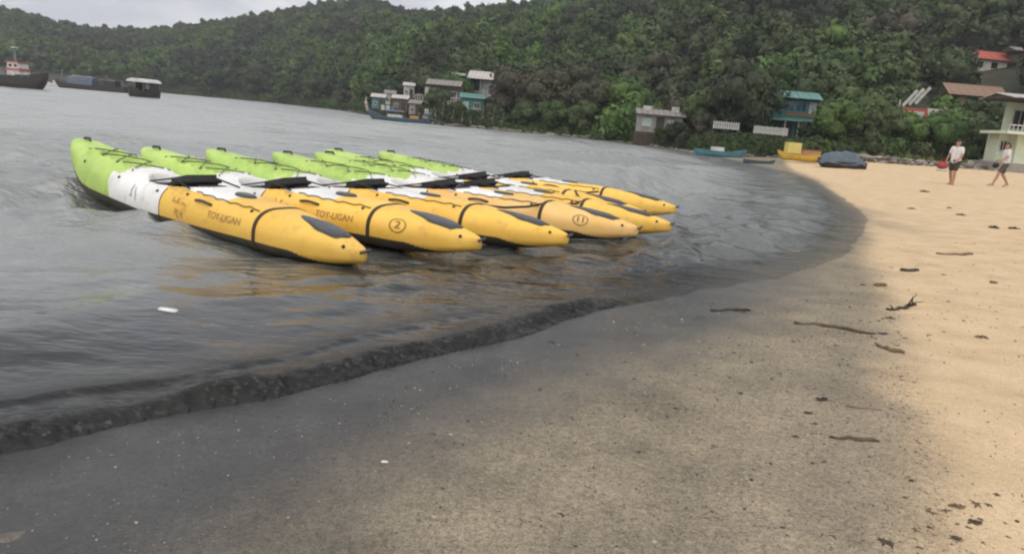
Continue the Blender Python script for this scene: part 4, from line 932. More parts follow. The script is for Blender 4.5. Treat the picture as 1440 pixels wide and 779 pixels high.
def sheet_roof(name, w, d, z0, z1, m, parent, y0=0.0, n=10, along='x'):
    """gable roof of separate sheets on both slopes, ridge along x"""
    ro = MB().prism([(-d / 2 + 0.15, z0 - 0.02), (d / 2 - 0.15, z0 - 0.02), (0, z1 - 0.06)], -w / 2 + 0.1, w / 2 - 0.1, 'x').build(name, WOODD, parent); ro.location = (0, y0, 0)
    sl_ = math.hypot(d / 2, z1 - z0); a = math.atan2(z1 - z0, d / 2); sw_ = w / n
    me = MB().box((0, 0, 0), (sw_ - 0.03, sl_ + 0.15, 0.05)); me = mesh_from('roof_sheet', me.v, me.f); me.materials.append(m)
    for k in range(n):
        for s_ in (-1, 1):
            o = link('roof_sheet', me, None, ro); o.location = (-w / 2 + (k + 0.5) * sw_, s_ * d / 4, (z0 + z1) / 2 + 0.04 + 0.012 * (k % 2)); o.rotation_euler = (-s_ * a, 0, 0)
    return ro
def railing(w, z, m, parent, y=0.0, h=0.9, n=None, x0=0.0, thick=0.06):
    mb = MB().box((x0, y, z + h), (w, thick, 0.09)); o = mb.build('railing', m, parent)
    n = n or max(3, int(w / 0.35))
    me = MB().box((0, 0, 0), (thick * 0.9, thick * 0.9, h)); me = mesh_from('baluster', me.v, me.f); me.materials.append(m)
    for k in range(n + 1): q = link('baluster', me, None, o); q.location = (x0 - w / 2 + w * k / n, y, z + h / 2)
    return o
def posts(xs, ys, z0, z1, r, m, parent, name='post'):
    me = MB().box((0, 0, 0), (r * 2, r * 2, z1 - z0)); me = mesh_from(name, me.v, me.f); me.materials.append(m)
    for x_ in xs:
        for y_ in ys: o = link(name, me, None, parent); o.location = (x_, y_, (z0 + z1) / 2)

# stilt house with white roof
P = P_STILT; g_ = ground_drop(P); h_ = thing('stilt_house', 'tall stilt house with a wide white roof above the village', 'house', P, R(-4))
bx('floor_slab', (0, 0, 0.55), (4.4, 4.4, 0.22), WOODD, h_); posts((-2, 0, 2), (-2, 2), -g_, 0.44, 0.11, WOODD, h_)
wl = MB().box((0.9, 0.5, 1.95), (2.4, 3.0, 2.58)).build('wall', WHITEW, h_); window('w', (1.3, -1.02, 2.0), 0.8, 0.9, wl)
wl2 = MB().box((-1.3, 0.9, 1.95), (1.99, 2.0, 2.58)).build('wall', TEALW, h_); window('w', (-1.3, -0.12, 2.1), 1.0, 1.0, wl2)
posts((-2.05, -0.4), (-1.9,), 0.66, 3.3, 0.07, WHITEW, h_)
ro = sheet_roof('roof', 5.0, 5.4, 3.3, 4.5, WHITEROOF, h_, 0, 9); railing(2.3, 0.66, WHITEW, h_, -2.05, 0.85, 7, -1.05)
posts((-2.3,), (-2.6,), -1.0, 2.2, 0.05, WHITEW, h_)
# terrace house
P = P_TERR; g_ = ground_drop(P); h_ = thing('terrace_house', 'low village house with long white terrace railing', 'house', P, R(-3))
bx('terrace', (0, 0, 1.0), (7.4, 4.0, 0.25), CONC, h_); posts((-3.4, -1.2, 1.1, 3.4), (-1.8, 1.6), -g_, 0.87, 0.13, WOODD, h_)
railing(7.4, 1.13, WHITEW, h_, -1.95, 0.8, 20, 0, 0.10)
wl = bx('wall', (0.3, 1.2, 2.35), (4.6, 1.5, 2.4), WOODL, h_); window('w', (-0.9, 0.42, 2.4), 0.9, 0.8, wl, WHITEW); window('w', (1.5, 0.42, 2.4), 0.9, 0.8, wl, WHITEW)
sheet_roof('roof', 5.2, 3.0, 3.55, 4.3, GREYROOF, h_, 0.9, 8)
bx('white_shutter', (-2.3, 0.2, 2.2), (0.9, 0.12, 1.9), WHITEW, h_); bx('water_tank', (0.4, -1.0, 1.85), (0.9, 0.8, 1.1), WHITEW, h_)
posts((2.2,), (-2.2,), -g_, 2.4, 0.06, WHITEW, h_)
# flat-topped shelter between the two
P = Vector(at(644, 134, 116)); g_ = ground_drop(P); h_ = thing('roof_shelter', 'small open shelter with pale flat roof left of the stilt house', 'shelter', P, 0)
posts((-0.75, 0.75), (-0.8, 0.8), -g_, 3.0, 0.06, WHITEW, h_); bx('roof', (0, 0, 3.1), (2.0, 2.2, 0.18), WHITEROOF, h_)
bx('roof_edge', (0, -1.12, 3.0), (2.0, 0.05, 0.3), WHITEW, h_); bx('platform', (0, 0, 0.2), (2.2, 2.2, 0.14), WOODL, h_)
# teal hut
P = P_TEALHUT; g_ = ground_drop(P); h_ = thing('teal_hut', 'small teal hut under the white roofed stilt house', 'hut', P, R(5))
wl = bx('wall', (0, 0, 1.6), (3.0, 2.4, 1.9), TEALW, h_); window('w', (-0.8, -1.22, 1.7), 0.7, 0.7, wl, WHITEW, PALEGL); window('w', (0.7, -1.22, 1.7), 0.8, 0.7, wl, WHITEW)
sheet_roof('roof', 3.5, 3.0, 2.58, 3.2, TEALR, h_, 0, 6); posts((-1.3, 0, 1.3), (-1, 1), -g_, 0.64, 0.09, WOODD, h_); railing(3.2, 0.66, WHITEW, h_, -1.5, 0.55, 8)
# shacks
for px_, py_, Y_, w_, hh_, wm_, rm_, lab in [(563, 160, 106, 2.6, 2.2, WOODL, WHITEROOF, 'small timber shack with pale roof behind the longtail boat'),
        (585, 164, 104, 2.0, 1.8, CONC, GREYROOF, 'low grey shack below the white terrace'), (532, 156, 108, 2.2, 2.0, TEALW, WHITEROOF, 'teal walled shack beside the longtail boat prow'),
        (548, 150, 114, 1.8, 2.0, WHITEW, GREYROOF, 'narrow white shack uphill of the longtail boat'), (575, 140, 118, 2.0, 2.2, WHITEW, WHITEROOF, 'white shack highest behind the longtail boat')]:
    P = Vector(at(px_, py_, Y_)); g_ = ground_drop(P); h_ = thing('shack', lab, 'shack', P, R(rnd.uniform(-12, 12)), 'village shacks on stilts')
    h_.scale = (0.8, 0.8, 0.8); wl = bx('wall', (0, 0, 0.3 + hh_ / 2), (w_, w_ * 0.9, hh_), wm_, h_); window('w', (-w_ * 0.22, -w_ * 0.45 - 0.02, hh_ * 0.62), 0.6, 0.6, wl, WHITEW)
    bx('door', (w_ * 0.25, -w_ * 0.45 - 0.03, 0.3 + 0.8), (0.7, 0.06, 1.6), WOODD, wl)
    sheet_roof('roof', w_ + 0.5, w_ + 0.5, 0.3 + hh_, 0.3 + hh_ + 0.6, rm_, h_, 0, 5); posts((-w_ * .42, w_ * .42), (-w_ * .38, w_ * .38), -g_, 0.3, 0.08, WOODD, h_)
# grey hut in the dark grove
P = P_GREYROOF; h_ = thing('shore_hut', 'grey roofed hut half lost among the dry trees', 'hut', P, R(8))
wl = bx('wall', (0, 0, 0.9), (2.6, 2.2, 2.0), WOODL, h_); window('w', (0.5, -1.12, 1.1), 0.7, 0.7, wl); sheet_roof('roof', 3.4, 3.2, 1.9, 2.6, GREYROOF, h_, 0, 6); posts((-1.5, 1.5), (-1.5,), -0.8, 1.9, 0.07, WOODL, h_)
# cottage
P = P_COT; g_ = ground_drop(P); h_ = thing('cottage', 'small pale cottage with sagging grey roof beside the rusty tree', 'cottage', P, R(-4))
wl = bx('wall', (0, 0.3, 0.9), (4.4, 2.6, 1.7), CONC, h_); window('w', (-1.3, -1.02, 1.0), 0.8, 0.7, wl, WHITEW, PALEGL); window('w', (1.2, -1.02, 1.0), 0.8, 0.7, wl, WHITEW, PALEGL)
bx('door', (0, -1.03, 0.85), (0.8, 0.06, 1.5), WOODD, wl); sheet_roof('roof', 5.0, 3.4, 1.76, 2.3, GREYROOF, h_, 0.3, 9); bx('foundation', (0, 0.3, -g_ / 2 + 0.05), (4.6, 2.8, g_), WOODD, h_)
bx('chimney_block', (1.5, 0.2, 2.3), (0.7, 0.6, 0.9), WHITEW, h_); bx('vent_block', (-1.3, 0.2, 2.25), (0.9, 0.6, 0.8), WHITEW, h_)
# teal house
P = P_TEAL; g_ = ground_drop(P); h_ = thing('teal_house', 'two storey teal house with blue windows above the shore', 'house', P, R(-6))
bx('foundation', (0, 0.6, -g_ / 2 + 0.1), (4.4, 3.6, g_), CONC, h_)
lw = bx('lower_wall', (0.2, 1.0, 1.0), (4.2, 2.8, 1.8), WOODD, h_); bx('door', (0.6, -0.42, 0.95), (0.8, 0.06, 1.6), TEALW, lw); window('w', (-1.2, -0.42, 1.1), 0.9, 0.8, lw, TEALW)
posts((-0.7, 0.55, 1.9), (-1.15,), 0.1, 1.85, 0.07, WHITEW, h_)
lr = MB().prism([(-1.45, 1.80), (0.4, 2.25), (0.4, 2.33), (-1.45, 1.90)], -2.3, 2.3, 'x').build('porch_roof', TEALR, h_)
uw = bx('upper_wall', (0, 1.0, 3.05), (4.2, 2.7, 1.75), TEALW, h_)
window('w', (-1.55, -0.37, 3.2), 0.8, 1.0, uw, TEALR, PALEGL); window('w', (-0.45, -0.37, 3.2), 1.0, 0.9, uw, TEALR, BLUEGL); window('w', (0.7, -0.37, 3.2), 1.0, 0.9, uw, TEALR, BLUEGL); window('w', (1.75, -0.37, 3.2), 0.5, 1.0, uw, WHITEW, PALEGL)
bx('red_wood_band', (0.7, -0.39, 2.5), (2.6, 0.06, 0.34), WOODB, uw); sheet_roof('roof', 4.9, 3.9, 3.92, 4.6, TEALR, h_, 0.9, 9)
bx('white_box', (2.7, -0.8, 0.65), (0.9, 0.6, 0.5), WHITEW, h_)
# white fences
for pa, pb, Y_, lab in [((1003, 183), (1037, 186), 65, 'short white picket fence left of the teal house'), ((1060, 189), (1105, 194), 63, 'longer white picket fence below the teal house')]:
    a = Vector(at(*pa, Y_)); b_ = Vector(at(*pb, Y_)); w_ = (b_ - a).length; c_ = (a + b_) / 2; c_.z = min(a.z, b_.z)
    h_ = thing('picket_fence', lab, 'fence', c_, math.atan2(b_.y - a.y, b_.x - a.x), 'white picket fences')
    bx('rail', (0, 0, 0.25), (w_, 0.06, 0.10), WHITEW, h_); bx('rail', (0, 0, 0.62), (w_, 0.06, 0.10), WHITEW, h_)
    me = MB().box((0, 0, 0), (0.13, 0.05, 0.62)); me = mesh_from('picket', me.v, me.f); me.materials.append(WHITEW); n_ = int(w_ / 0.19)
    for k in range(n_ + 1): o = link('picket', me, None, h_); o.location = (-w_ / 2 + w_ * k / n_, -0.058, 0.45 + 0.02 * (k % 2))
    posts((-w_ / 2, 0, w_ / 2), (0.09,), -2.2, 0.8, 0.06, WOODD, h_)
# brown roofed house
P = P_BROWN; k_ = P.length / F; h_ = thing('brown_roof_house', 'hillside house with a long brown tiled roof', 'house', P, R(-3))
w_ = 68 * k_; bx('foundation', (0, 0.6, -1.2), (w_ * 0.9, 3.4, 2.6), CONC, h_); wl = bx('wall', (0, 0.6, 0.75), (w_ * 0.88, 3.2, 1.4), mat('ochre_wall', (0.26, 0.19, 0.12), 0.85, 0.3, 1), h_)
for q in (-0.32, -0.08, 0.16, 0.34): window('w', (w_ * q, -1.02, 0.85), 0.75, 0.7, wl)
sheet_roof('roof', w_, 4.6, 1.42, 2.9, BROWNR, h_, 0.5, 14); bx('porch_light', (0.9, -1.1, -0.2), (0.5, 0.3, 0.4), WHITEW, h_)
# red roofed house
P = P_RED; k_ = P.length / F; h_ = thing('red_roof_house', 'house high on the slope with only its red roof clear of the trees', 'house', P, R(4))
w_ = 56 * k_; wl = bx('wall', (0, 0.5, 0.3), (w_ * 0.85, 4, 1.9), CREAM, h_); window('w', (-1.2, -1.52, 0.5), 0.9, 0.8, wl); window('w', (1.2, -1.52, 0.5), 0.9, 0.8, wl)
sheet_roof('roof', w_, 5.2, 1.27, 2.7, REDR, h_, 0.5, 12)
# white house corner at the right border
P = P_WHITE; h_ = thing('white_hill_house', 'white walled house at the right border, level with the red roof', 'house', P, 0)
wl = bx('wall', (1.2, 0.5, 1.0), (4.0, 3.0, 2.6), WHITEW, h_); window('w', (0.2, -1.02, 1.2), 0.8, 0.9, wl); sheet_roof('roof', 4.6, 3.8, 2.32, 3.0, GREYROOF, h_, 0.5, 7); h_.children[1].location.x = 1.2
# lamp canopy
P = P_POLE; k_ = P.length / F; h_ = thing('lamp_mast', 'thin mast with a white flat lamp head above the brown roof', 'lamp', P, 0)
MB().tube([(0, 0, -0.5), (0, 0, 19 * k_)], [0.14, 0.10], 8).build('mast', STEEL, h_)
MB().prism([(-10 * k_, 19 * k_), (10 * k_, 19 * k_), (8 * k_, 23 * k_), (-7 * k_, 22 * k_)], -0.5, 0.5).build('lamp_head', WHITEW, h_)
# pale green house at the right border
P = P_RIGHT; g_ = 3.0; h_ = thing('pale_green_house', 'pale green house with balcony and dark opening at the right border', 'house', P, R(-5))
bx('lower_wall', (0.6, 1.6, 0.9), (3.4, 3.0, 2.2), PALEGREEN, h_); dw = bx('side_wall', (-1.5, 2.2, 0.9), (0.78, 1.8, 2.2), PALEGREEN, h_); window('w', (-1.5, 1.28, 1.1), 0.5, 0.8, dw, WHITEW); bx('foundation', (0, 1.4, -1.2), (5.2, 3.6, 2.0), CONC, h_)
sl_ = bx('balcony_slab', (-0.5, 0.8, 2.12), (4.4, 4.2, 0.22), PALEGREEN, h_); railing(1.6, 2.23, WHITEW, h_, -1.2, 0.45, 5, -1.8)
bx('balcony_front', (0.4, -1.22, 2.42), (1.8, 0.12, 0.36), PALEGREEN, h_); bx('white_box', (-1.05, -0.9, 2.75), (0.6, 0.5, 0.9), WHITEW, h_)
uw = MB().box((2.2, 1.6, 3.45), (2.2, 3.0, 2.4)).build('upper_wall', PALEGREEN, h_); bk = bx('back_wall', (0, 2.9, 3.45), (2.1, 0.2, 2.4), PALEGREEN, h_); window('w', (0.1, 2.78, 3.3), 1.1, 1.5, bk, WHITEW); bx('pillar', (-0.55, -0.9, 3.45), (0.26, 0.26, 2.4), PALEGREEN, h_); bx('pillar', (1.25, -0.9, 3.45), (0.26, 0.26, 2.4), PALEGREEN, h_)
sheet_roof('roof', 6.0, 5.0, 4.7, 5.1, WHITEROOF, h_, 1.0, 10)
rr_ = sheet_roof('upper_roof', 2.8, 3.4, 5.12, 5.9, REDR, h_, 1.6, 6); rr_.location.x = 2.4
# red and white banner frame
P = P_BAN; k_ = P.length / F; h_ = thing('banner_frame', 'red and white banner on a frame with white slanted stripes', 'banner', P, R(-4))
MB().tube([(-27 * k_, 0, -2.0), (-27 * k_, 0, 24 * k_)], 0.08, 6).build('post', WHITEW, h_); MB().tube([(27 * k_, 0.2, -2.0), (27 * k_, 0.2, 20 * k_)], 0.08, 6).build('post', WHITEW, h_)
bn = bx('banner', (-10 * k_, 0, 6 * k_), (34 * k_, 0.08, 20 * k_), REDR, h_); bx('white_panel', (-9 * k_, -0.06, 8 * k_), (24 * k_, 0.05, 8 * k_), WHITEW, bn)
bx('white_board', (17 * k_, 0.1, 13 * k_), (21 * k_, 0.08, 8 * k_), CREAM, h_)
for q in (0, 1, 2): bx('slanted_stripe', ((-16 + 7 * q) * k_, 0.02, (27 + 2 * q) * k_), (3.4 * k_, 0.08, 24 * k_), WHITEW, h_, Matrix.Rotation(R(35), 3, 'Y'))

# ================================================================== SHORE CLUTTER
def small_boat(px_, py_, Lm, mm, rz, label, beach_=False, cover=None, cat='boat', name='small_boat', z=0.0):
    P = gs(px_, py_) if beach_ else Vector(gp(px_, py_)); P.z += z
    t_ = thing(name, label, cat, P, rz)
    link('hull', hull_mesh('hull', Lm, Lm * 0.27, Lm * 0.11, Lm * 0.02, Lm * 0.05, blunt=0.6, draft=Lm * 0.03), mm, t_)
    for k in (-0.12, 0.15): bx('thwart', (Lm * k, 0, Lm * 0.105), (Lm * 0.05, Lm * 0.22, 0.05), WOODB, t_)
    return t_
small_boat(1013, 221, 3.9, TEALP, R(186), 'long low teal boat lying in the water by the rocky shore')
bx('white_locker', (0.3, 0, 0.55), (0.8, 0.6, 0.3), WHITEP, bpy.data.objects['small_boat'])
small_boat(1067, 231, 1.9, BLUEP, R(172), 'short dark blue boat with a white float beside it')
P = gp(1069, 224); tag(link('float', soft((0, 0, 0.12), (0.30, 0.30, 0.34)), WHITEP), 'round white float between the teal boat and the yellow boat', 'float').location = (P[0], P[1] + 1.2, 0.35)
yb = small_boat(1122, 229, 3.0, mat('yellow_boat_paint', (0.55, 0.36, 0.04), 0.5, 0.3, 2, c2=(0.40, 0.24, 0.03)), R(4), 'yellow boat drawn up where the sand begins', True, z=0.2)
bx('cabin', (-0.5, 0, 0.72), (0.9, 0.6, 0.7), mat('lemon_paint', (0.62, 0.52, 0.16), 0.5, 0.2, 2), yb)
P = gs(1140, 229); cr_ = thing('crate', 'peach coloured crate standing behind the yellow boat', 'crate', (P.x + 0.3, P.y + 1.2, P.z + 0.15), R(5))
PEACH = mat('peach_board', (0.52, 0.28, 0.13), 0.7, 0.3, 2)
bx('box', (0, 0, 0.30), (1.10, 0.8, 0.6), PEACH, cr_)
for k in range(4): bx('slat', (0, -0.42, 0.10 + 0.155 * k), (1.16, 0.03, 0.11), PEACH, cr_)
bx('lid', (0, 0, 0.64), (1.2, 0.9, 0.07), mat('rust_board', (0.30, 0.13, 0.05), 0.7, 0.3, 2), cr_)
P = gs(1181, 236); tb = thing('tarp_boat', 'boat under a bulging blue grey tarp at the top of the sand', 'boat', P, R(-4))
link('hull', hull_mesh('hull', 2.7, 1.3, 0.36, 0.05, 0.1, draft=0.1, blunt=0.5), HULLDK, tb)
v = []; f = []; n1, n2 = 22, 14
for i in range(n1 + 1):
    for j in range(n2 + 1):
        u = i / n1 * 2 - 1; w = j / n2 * 2 - 1
        z_ = 0.22 + 0.72 * (1 - abs(u) ** 3) ** 0.7 * (1 - abs(w) ** 2.2) ** 0.7 + 0.05 * math.sin(5 * u + 2 * w) + 0.03 * math.sin(13 * u - 5 * w)
        v.append((u * 1.32, w * 0.66, max(z_, 0.16)))
for i in range(n1):
    for j in range(n2): a = i * (n2 + 1) + j; f.append((a, a + n2 + 1, a + n2 + 2, a + 1))
link('tarp', mesh_from('tarp', v, f, True), mat('slate_tarp', (0.085, 0.12, 0.15), 0.55, 0.4, 2.5, 0.4, 8, c2=(0.05, 0.065, 0.085)), tb)
# poles, barrels and stacked goods before the village
for px_ in (512, 527, 541, 586, 597, 610, 619, 633, 648, 660, 676, 690, 704):
    P = land(px_, rnd.uniform(-1.4, 1.5)); P.z = min(P.z, 0.4); hh_ = rnd.uniform(1.4, 3.2); t_ = thing('mooring_pole', 'thin wooden pole standing at the water before the village', 'pole', P, 0, 'mooring poles before the village')
    MB().tube([(0, 0, -0.8), (rnd.uniform(-.1, .1), 0, hh_ * 0.5), (rnd.uniform(-.25, .25), rnd.uniform(-.1, .1), hh_)], [0.07, 0.06, 0.045], 7).build('shaft', WOODL, t_, True); MB().tube([(0, 0, hh_ * 0.45), (0, 0, hh_ * 0.45 + 0.12)], 0.085, 7).build('rope_wrap', mat('pale_rope', (0.40, 0.35, 0.26), 0.9, 0.3, 10), t_)
def barrel(px_, off, m_, label):
    P = land(px_, off); t_ = thing('barrel', label, 'barrel', P, 0, 'barrels on the village shore')
    MB().tube([(0, 0, 0), (0, 0, 0.22), (0, 0, 0.45), (0, 0, 0.68), (0, 0, 0.9)], [0.27, 0.30, 0.31, 0.30, 0.27], 14).build('drum', m_, t_, True); MB().tube([(0, 0, 0.9), (0, 0, 0.94)], 0.22, 14).build('lid', STEEL, t_)
barrel(604, 2.0, TEALP, 'teal barrel on the shore right of the longtail boat'); barrel(612, 2.6, WHITEP, 'white barrel on the shore beside the teal barrel'); barrel(672, 1.6, mat('blue_drum', (0.05, 0.12, 0.30), 0.5, 0.3, 3), 'blue barrel below the teal hut'); barrel(588, 2.8, ORANGE, 'orange barrel just right of the longtail boat stern')
def sheet(px_, py_, Y_, w_, h2, m_, label):
    P = Vector(at(px_, py_, Y_)); t_ = thing('washing_line', label, 'laundry', P, R(rnd.uniform(-10, 10)))
    posts((-w_ / 2, w_ / 2), (0,), -2.5, h2 + 0.5, 0.04, WOODL, t_); MB().tube([(-w_ / 2, 0, h2 + 0.45), (0, 0, h2 + 0.34), (w_ / 2, 0, h2 + 0.45)], 0.012, 5).build('line', WOODL, t_)
    n = 3
    for i in range(n):
        x0 = -w_ / 2 + w_ * (i + 0.12) / n; x1 = -w_ / 2 + w_ * (i + 0.88) / n; v = []; f = []
        for a in range(7):
            for c_ in range(5): v.append((x0 + (x1 - x0) * a / 6, 0.05 * math.sin(a * 1.7 + i) * c_ / 4, h2 + 0.4 - (h2 * rnd.uniform(0.96, 1.04)) * c_ / 4))
        for a in range(6):
            for c_ in range(4): k = a * 5 + c_; f.append((k, k + 5, k + 6, k + 1))
        link('cloth', mesh_from('cloth', v, f, True), m_[i % len(m_)], t_)
sheet(607, 166, 100, 2.2, 0.7, [WHITEW, TEALP, WHITEW], 'washing line with pale cloths left of the teal hut')
sheet(545, 160, 104, 2.0, 0.7, [WHITEW, WHITEW, TEALP], 'washing line with white cloths right of the longtail prow')
# rocks along the shore
def rock_mesh(seed, sub=2, flat=0.65):
    bm = bmesh.new(); bmesh.ops.create_icosphere(bm, subdivisions=sub, radius=1.0); q = random.Random(seed); dirs = [(Vector((q.gauss(0, 1), q.gauss(0, 1), q.gauss(0, 1))).normalized(), q.uniform(0.5, 0.95)) for _ in range(9)]
    for vv in bm.verts:
        p = vv.co.copy()
        for d, l in dirs:
            e = p.dot(d)
            if e > l: p -= d * (e - l)
        p *= 1 + q.gauss(0, 0.03); p.z *= flat; vv.co = p
    me = bpy.data.meshes.new('rock'); bm.to_mesh(me); bm.free(); return me
ROCKM = mat('shore_rock', (0.20, 0.18, 0.15), 0.9, 0.5, 1.3, 0.6, 8, c2=(0.09, 0.08, 0.07)); ROCKL = mat('pale_rock', (0.34, 0.31, 0.26), 0.9, 0.4, 1.3, 0.6, 8)
RK = [rock_mesh(40 + k) for k in range(5)]
for me in RK: me.materials.append(ROCKM)
RKL = [m_.copy() for m_ in RK]
for me in RKL: me.materials.clear(); me.materials.append(ROCKL)
for i in range(84):
    px_ = 470 + (1108 - 470) * (i + rnd.random()) / 84; off = rnd.uniform(-0.9, 0.7)
    P = land(px_, off); P.z = max(P.z, -0.1) if off > 0 else 0.0
    o = tag(link('shore_rock', rnd.choice(RK if rnd.random() < 0.75 else RKL)), 'rough boulder in the line of rocks along the far waterline', 'rock', 'rocks along the far waterline')
    q = rnd.uniform(0.22, 0.55) * (1.3 if px_ < 880 else 0.9); o.location = P; o.scale = (q * rnd.uniform(0.9, 1.8), q, q * rnd.uniform(0.6, 1.0)); o.rotation_euler = (0, 0, rnd.uniform(0, 6.28))
# rubble wall behind the sand
a = land(1196, -1.2); b_ = land(1460, -3.0); rw = thing('rubble_wall', 'low wall of loose grey stones at the back of the sand', 'wall', (a + b_) / 2, math.atan2(b_.y - a.y, b_.x - a.x))
ln = (b_ - a).length; rw.location.z = 0.55
core = MB()
core.prism([(-0.35, -0.5), (0.35, -0.5), (0.22, 0.34), (-0.22, 0.34)], -ln / 2, ln / 2, 'x'); core.build('core', mat('wall_earth', (0.10, 0.085, 0.06), 0.95, 0.4, 2), rw)
for k in range(150):
    st = link('stone', rnd.choice(RK if rnd.random() < 0.6 else RKL), None, rw); row = k % 3
    st.location = (-ln / 2 + ln * (k + rnd.uniform(-.4, .4)) / 150, -0.34 + 0.10 * row, -0.08 + 0.22 * row + rnd.uniform(-.04, .06)); q = rnd.uniform(0.16, 0.30); st.scale = (q * rnd.uniform(1, 1.7), q, q); st.rotation_euler = (rnd.uniform(-.4, .4), rnd.uniform(-.4, .4), rnd.uniform(0, 6.28))
# dry shrubs above the wall
me, ctr = crown_mesh('shrub_leaves', 900, 1.2, 0.9, 9, 900, 0.09, 0.1); me.materials.append(foliage('shrub_leaf', [(0.13, 0.12, 0.07), (0.09, 0.10, 0.045), (0.16, 0.13, 0.08)])); tm = trunk_mesh('shrub_stem', 901, 1.2, ctr, 0.03)
for px_, off, k_, lab in [(1215, 0.4, 0.8, 'dry shrub just right of the tarp covered boat'), (1238, 0.6, 0.9, 'dry shrub a little right of the tarp covered boat'), (1262, 0.3, 0.7, 'low dry shrub below the banner on the rubble wall'), (1284, 0.5, 1.0, 'dry shrub left of the person with the red bag'), (1306, 0.4, 0.9, 'dry shrub close behind the person with the red bag'), (1362, 0.2, 0.8, 'dry shrub between the two walkers'), (1385, 0.2, 0.8, 'dry shrub left of the striding person'), (1432, 0.2, 0.9, 'dry shrub at the right border on the wall')]:
    t_ = thing('dry_shrub', lab, 'shrub', land(px_, off), rnd.uniform(0, 6), 'dry shrubs along the rubble wall'); t_.scale = (k_ * 1.3, k_, k_ * 0.8); link('leaves', me, None, t_); link('stem', tm, None, t_)
P = land(1371, -2.6); t_ = thing('white_post', 'short white post in front of the rubble wall between the walkers', 'post', P, 0.1); MB().prism([(-0.2, -0.1), (0.2, -0.1), (0.18, 0.62), (0.0, 0.70), (-0.18, 0.62)], -0.12, 0.12).build('shaft', WHITEW, t_); bx('plinth', (0, 0, 0.02), (0.52, 0.34, 0.14), CONC, t_)
P = land(1389, -0.2); t_ = thing('cool_box', 'pale blue cool box on the wall below the balcony', 'box', P + Vector((0, 0, 0.1)), 0.1); bx('body', (0, 0, 0.32), (0.5, 0.4, 0.64), mat('pale_blue_plastic', (0.45, 0.52, 0.68), 0.5, 0.1, 3), t_); bx('lid', (0, 0, 0.68), (0.54, 0.44, 0.09), WHITEP, t_)

# ================================================================== PEOPLE
SKIN = mat('skin', (0.38, 0.21, 0.13), 0.55, 0.15, 8); HAIR = mat('dark_hair', (0.025, 0.018, 0.013), 0.6, 0.3, 20)
CLOTHW = mat('white_cotton', (0.66, 0.63, 0.62), 0.85, 0.15, 5); CLOTHD = mat('dark_cotton', (0.050, 0.032, 0.030), 0.85, 0.3, 5); CLOTHG = mat('olive_cotton', (0.085, 0.075, 0.055), 0.85, 0.3, 5)
REDC = mat('red_nylon', (0.40, 0.055, 0.045), 0.6, 0.3, 4)
def capsule(mb, a, ra, b_, rb, n=12):
    a = Vector(a); b_ = Vector(b_); d = (b_ - a); l = d.length; d = d.normalized() if l > 1e-6 else Vector((0, 0, 1))
    pts = []; rad = []
    for k in range(4): an = math.pi / 2 * k / 4; pts.append(a - d * ra * math.cos(an)); rad.append(max(ra * math.sin(an), 1e-3))
    pts.append(a); rad.append(ra); pts.append(b_); rad.append(rb)
    for k in range(1, 5): an = math.pi / 2 * k / 4; pts.append(b_ + d * rb * math.sin(an)); rad.append(max(rb * math.cos(an), 1e-3))
    mb.tube(pts, rad, n)
def fuse(name, caps, m, parent, vox=0.010):
    mb = MB()
    for c_ in caps: capsule(mb, *c_)
    o = mb.build(name, m, parent, True); md = o.modifiers.new('r', 'REMESH'); md.mode = 'VOXEL'; md.voxel_size = vox
    sm_ = o.modifiers.new('s', 'SMOOTH'); sm_.iterations = 3; sm_.factor = 0.5
    dg = bpy.context.evaluated_depsgraph_get(); me = bpy.data.meshes.new_from_object(o.evaluated_get(dg)); o.modifiers.clear(); o.data = me
    me.polygons.foreach_set('use_smooth', np.ones(len(me.polygons), bool))
    if not me.materials: me.materials.append(m)
    return o
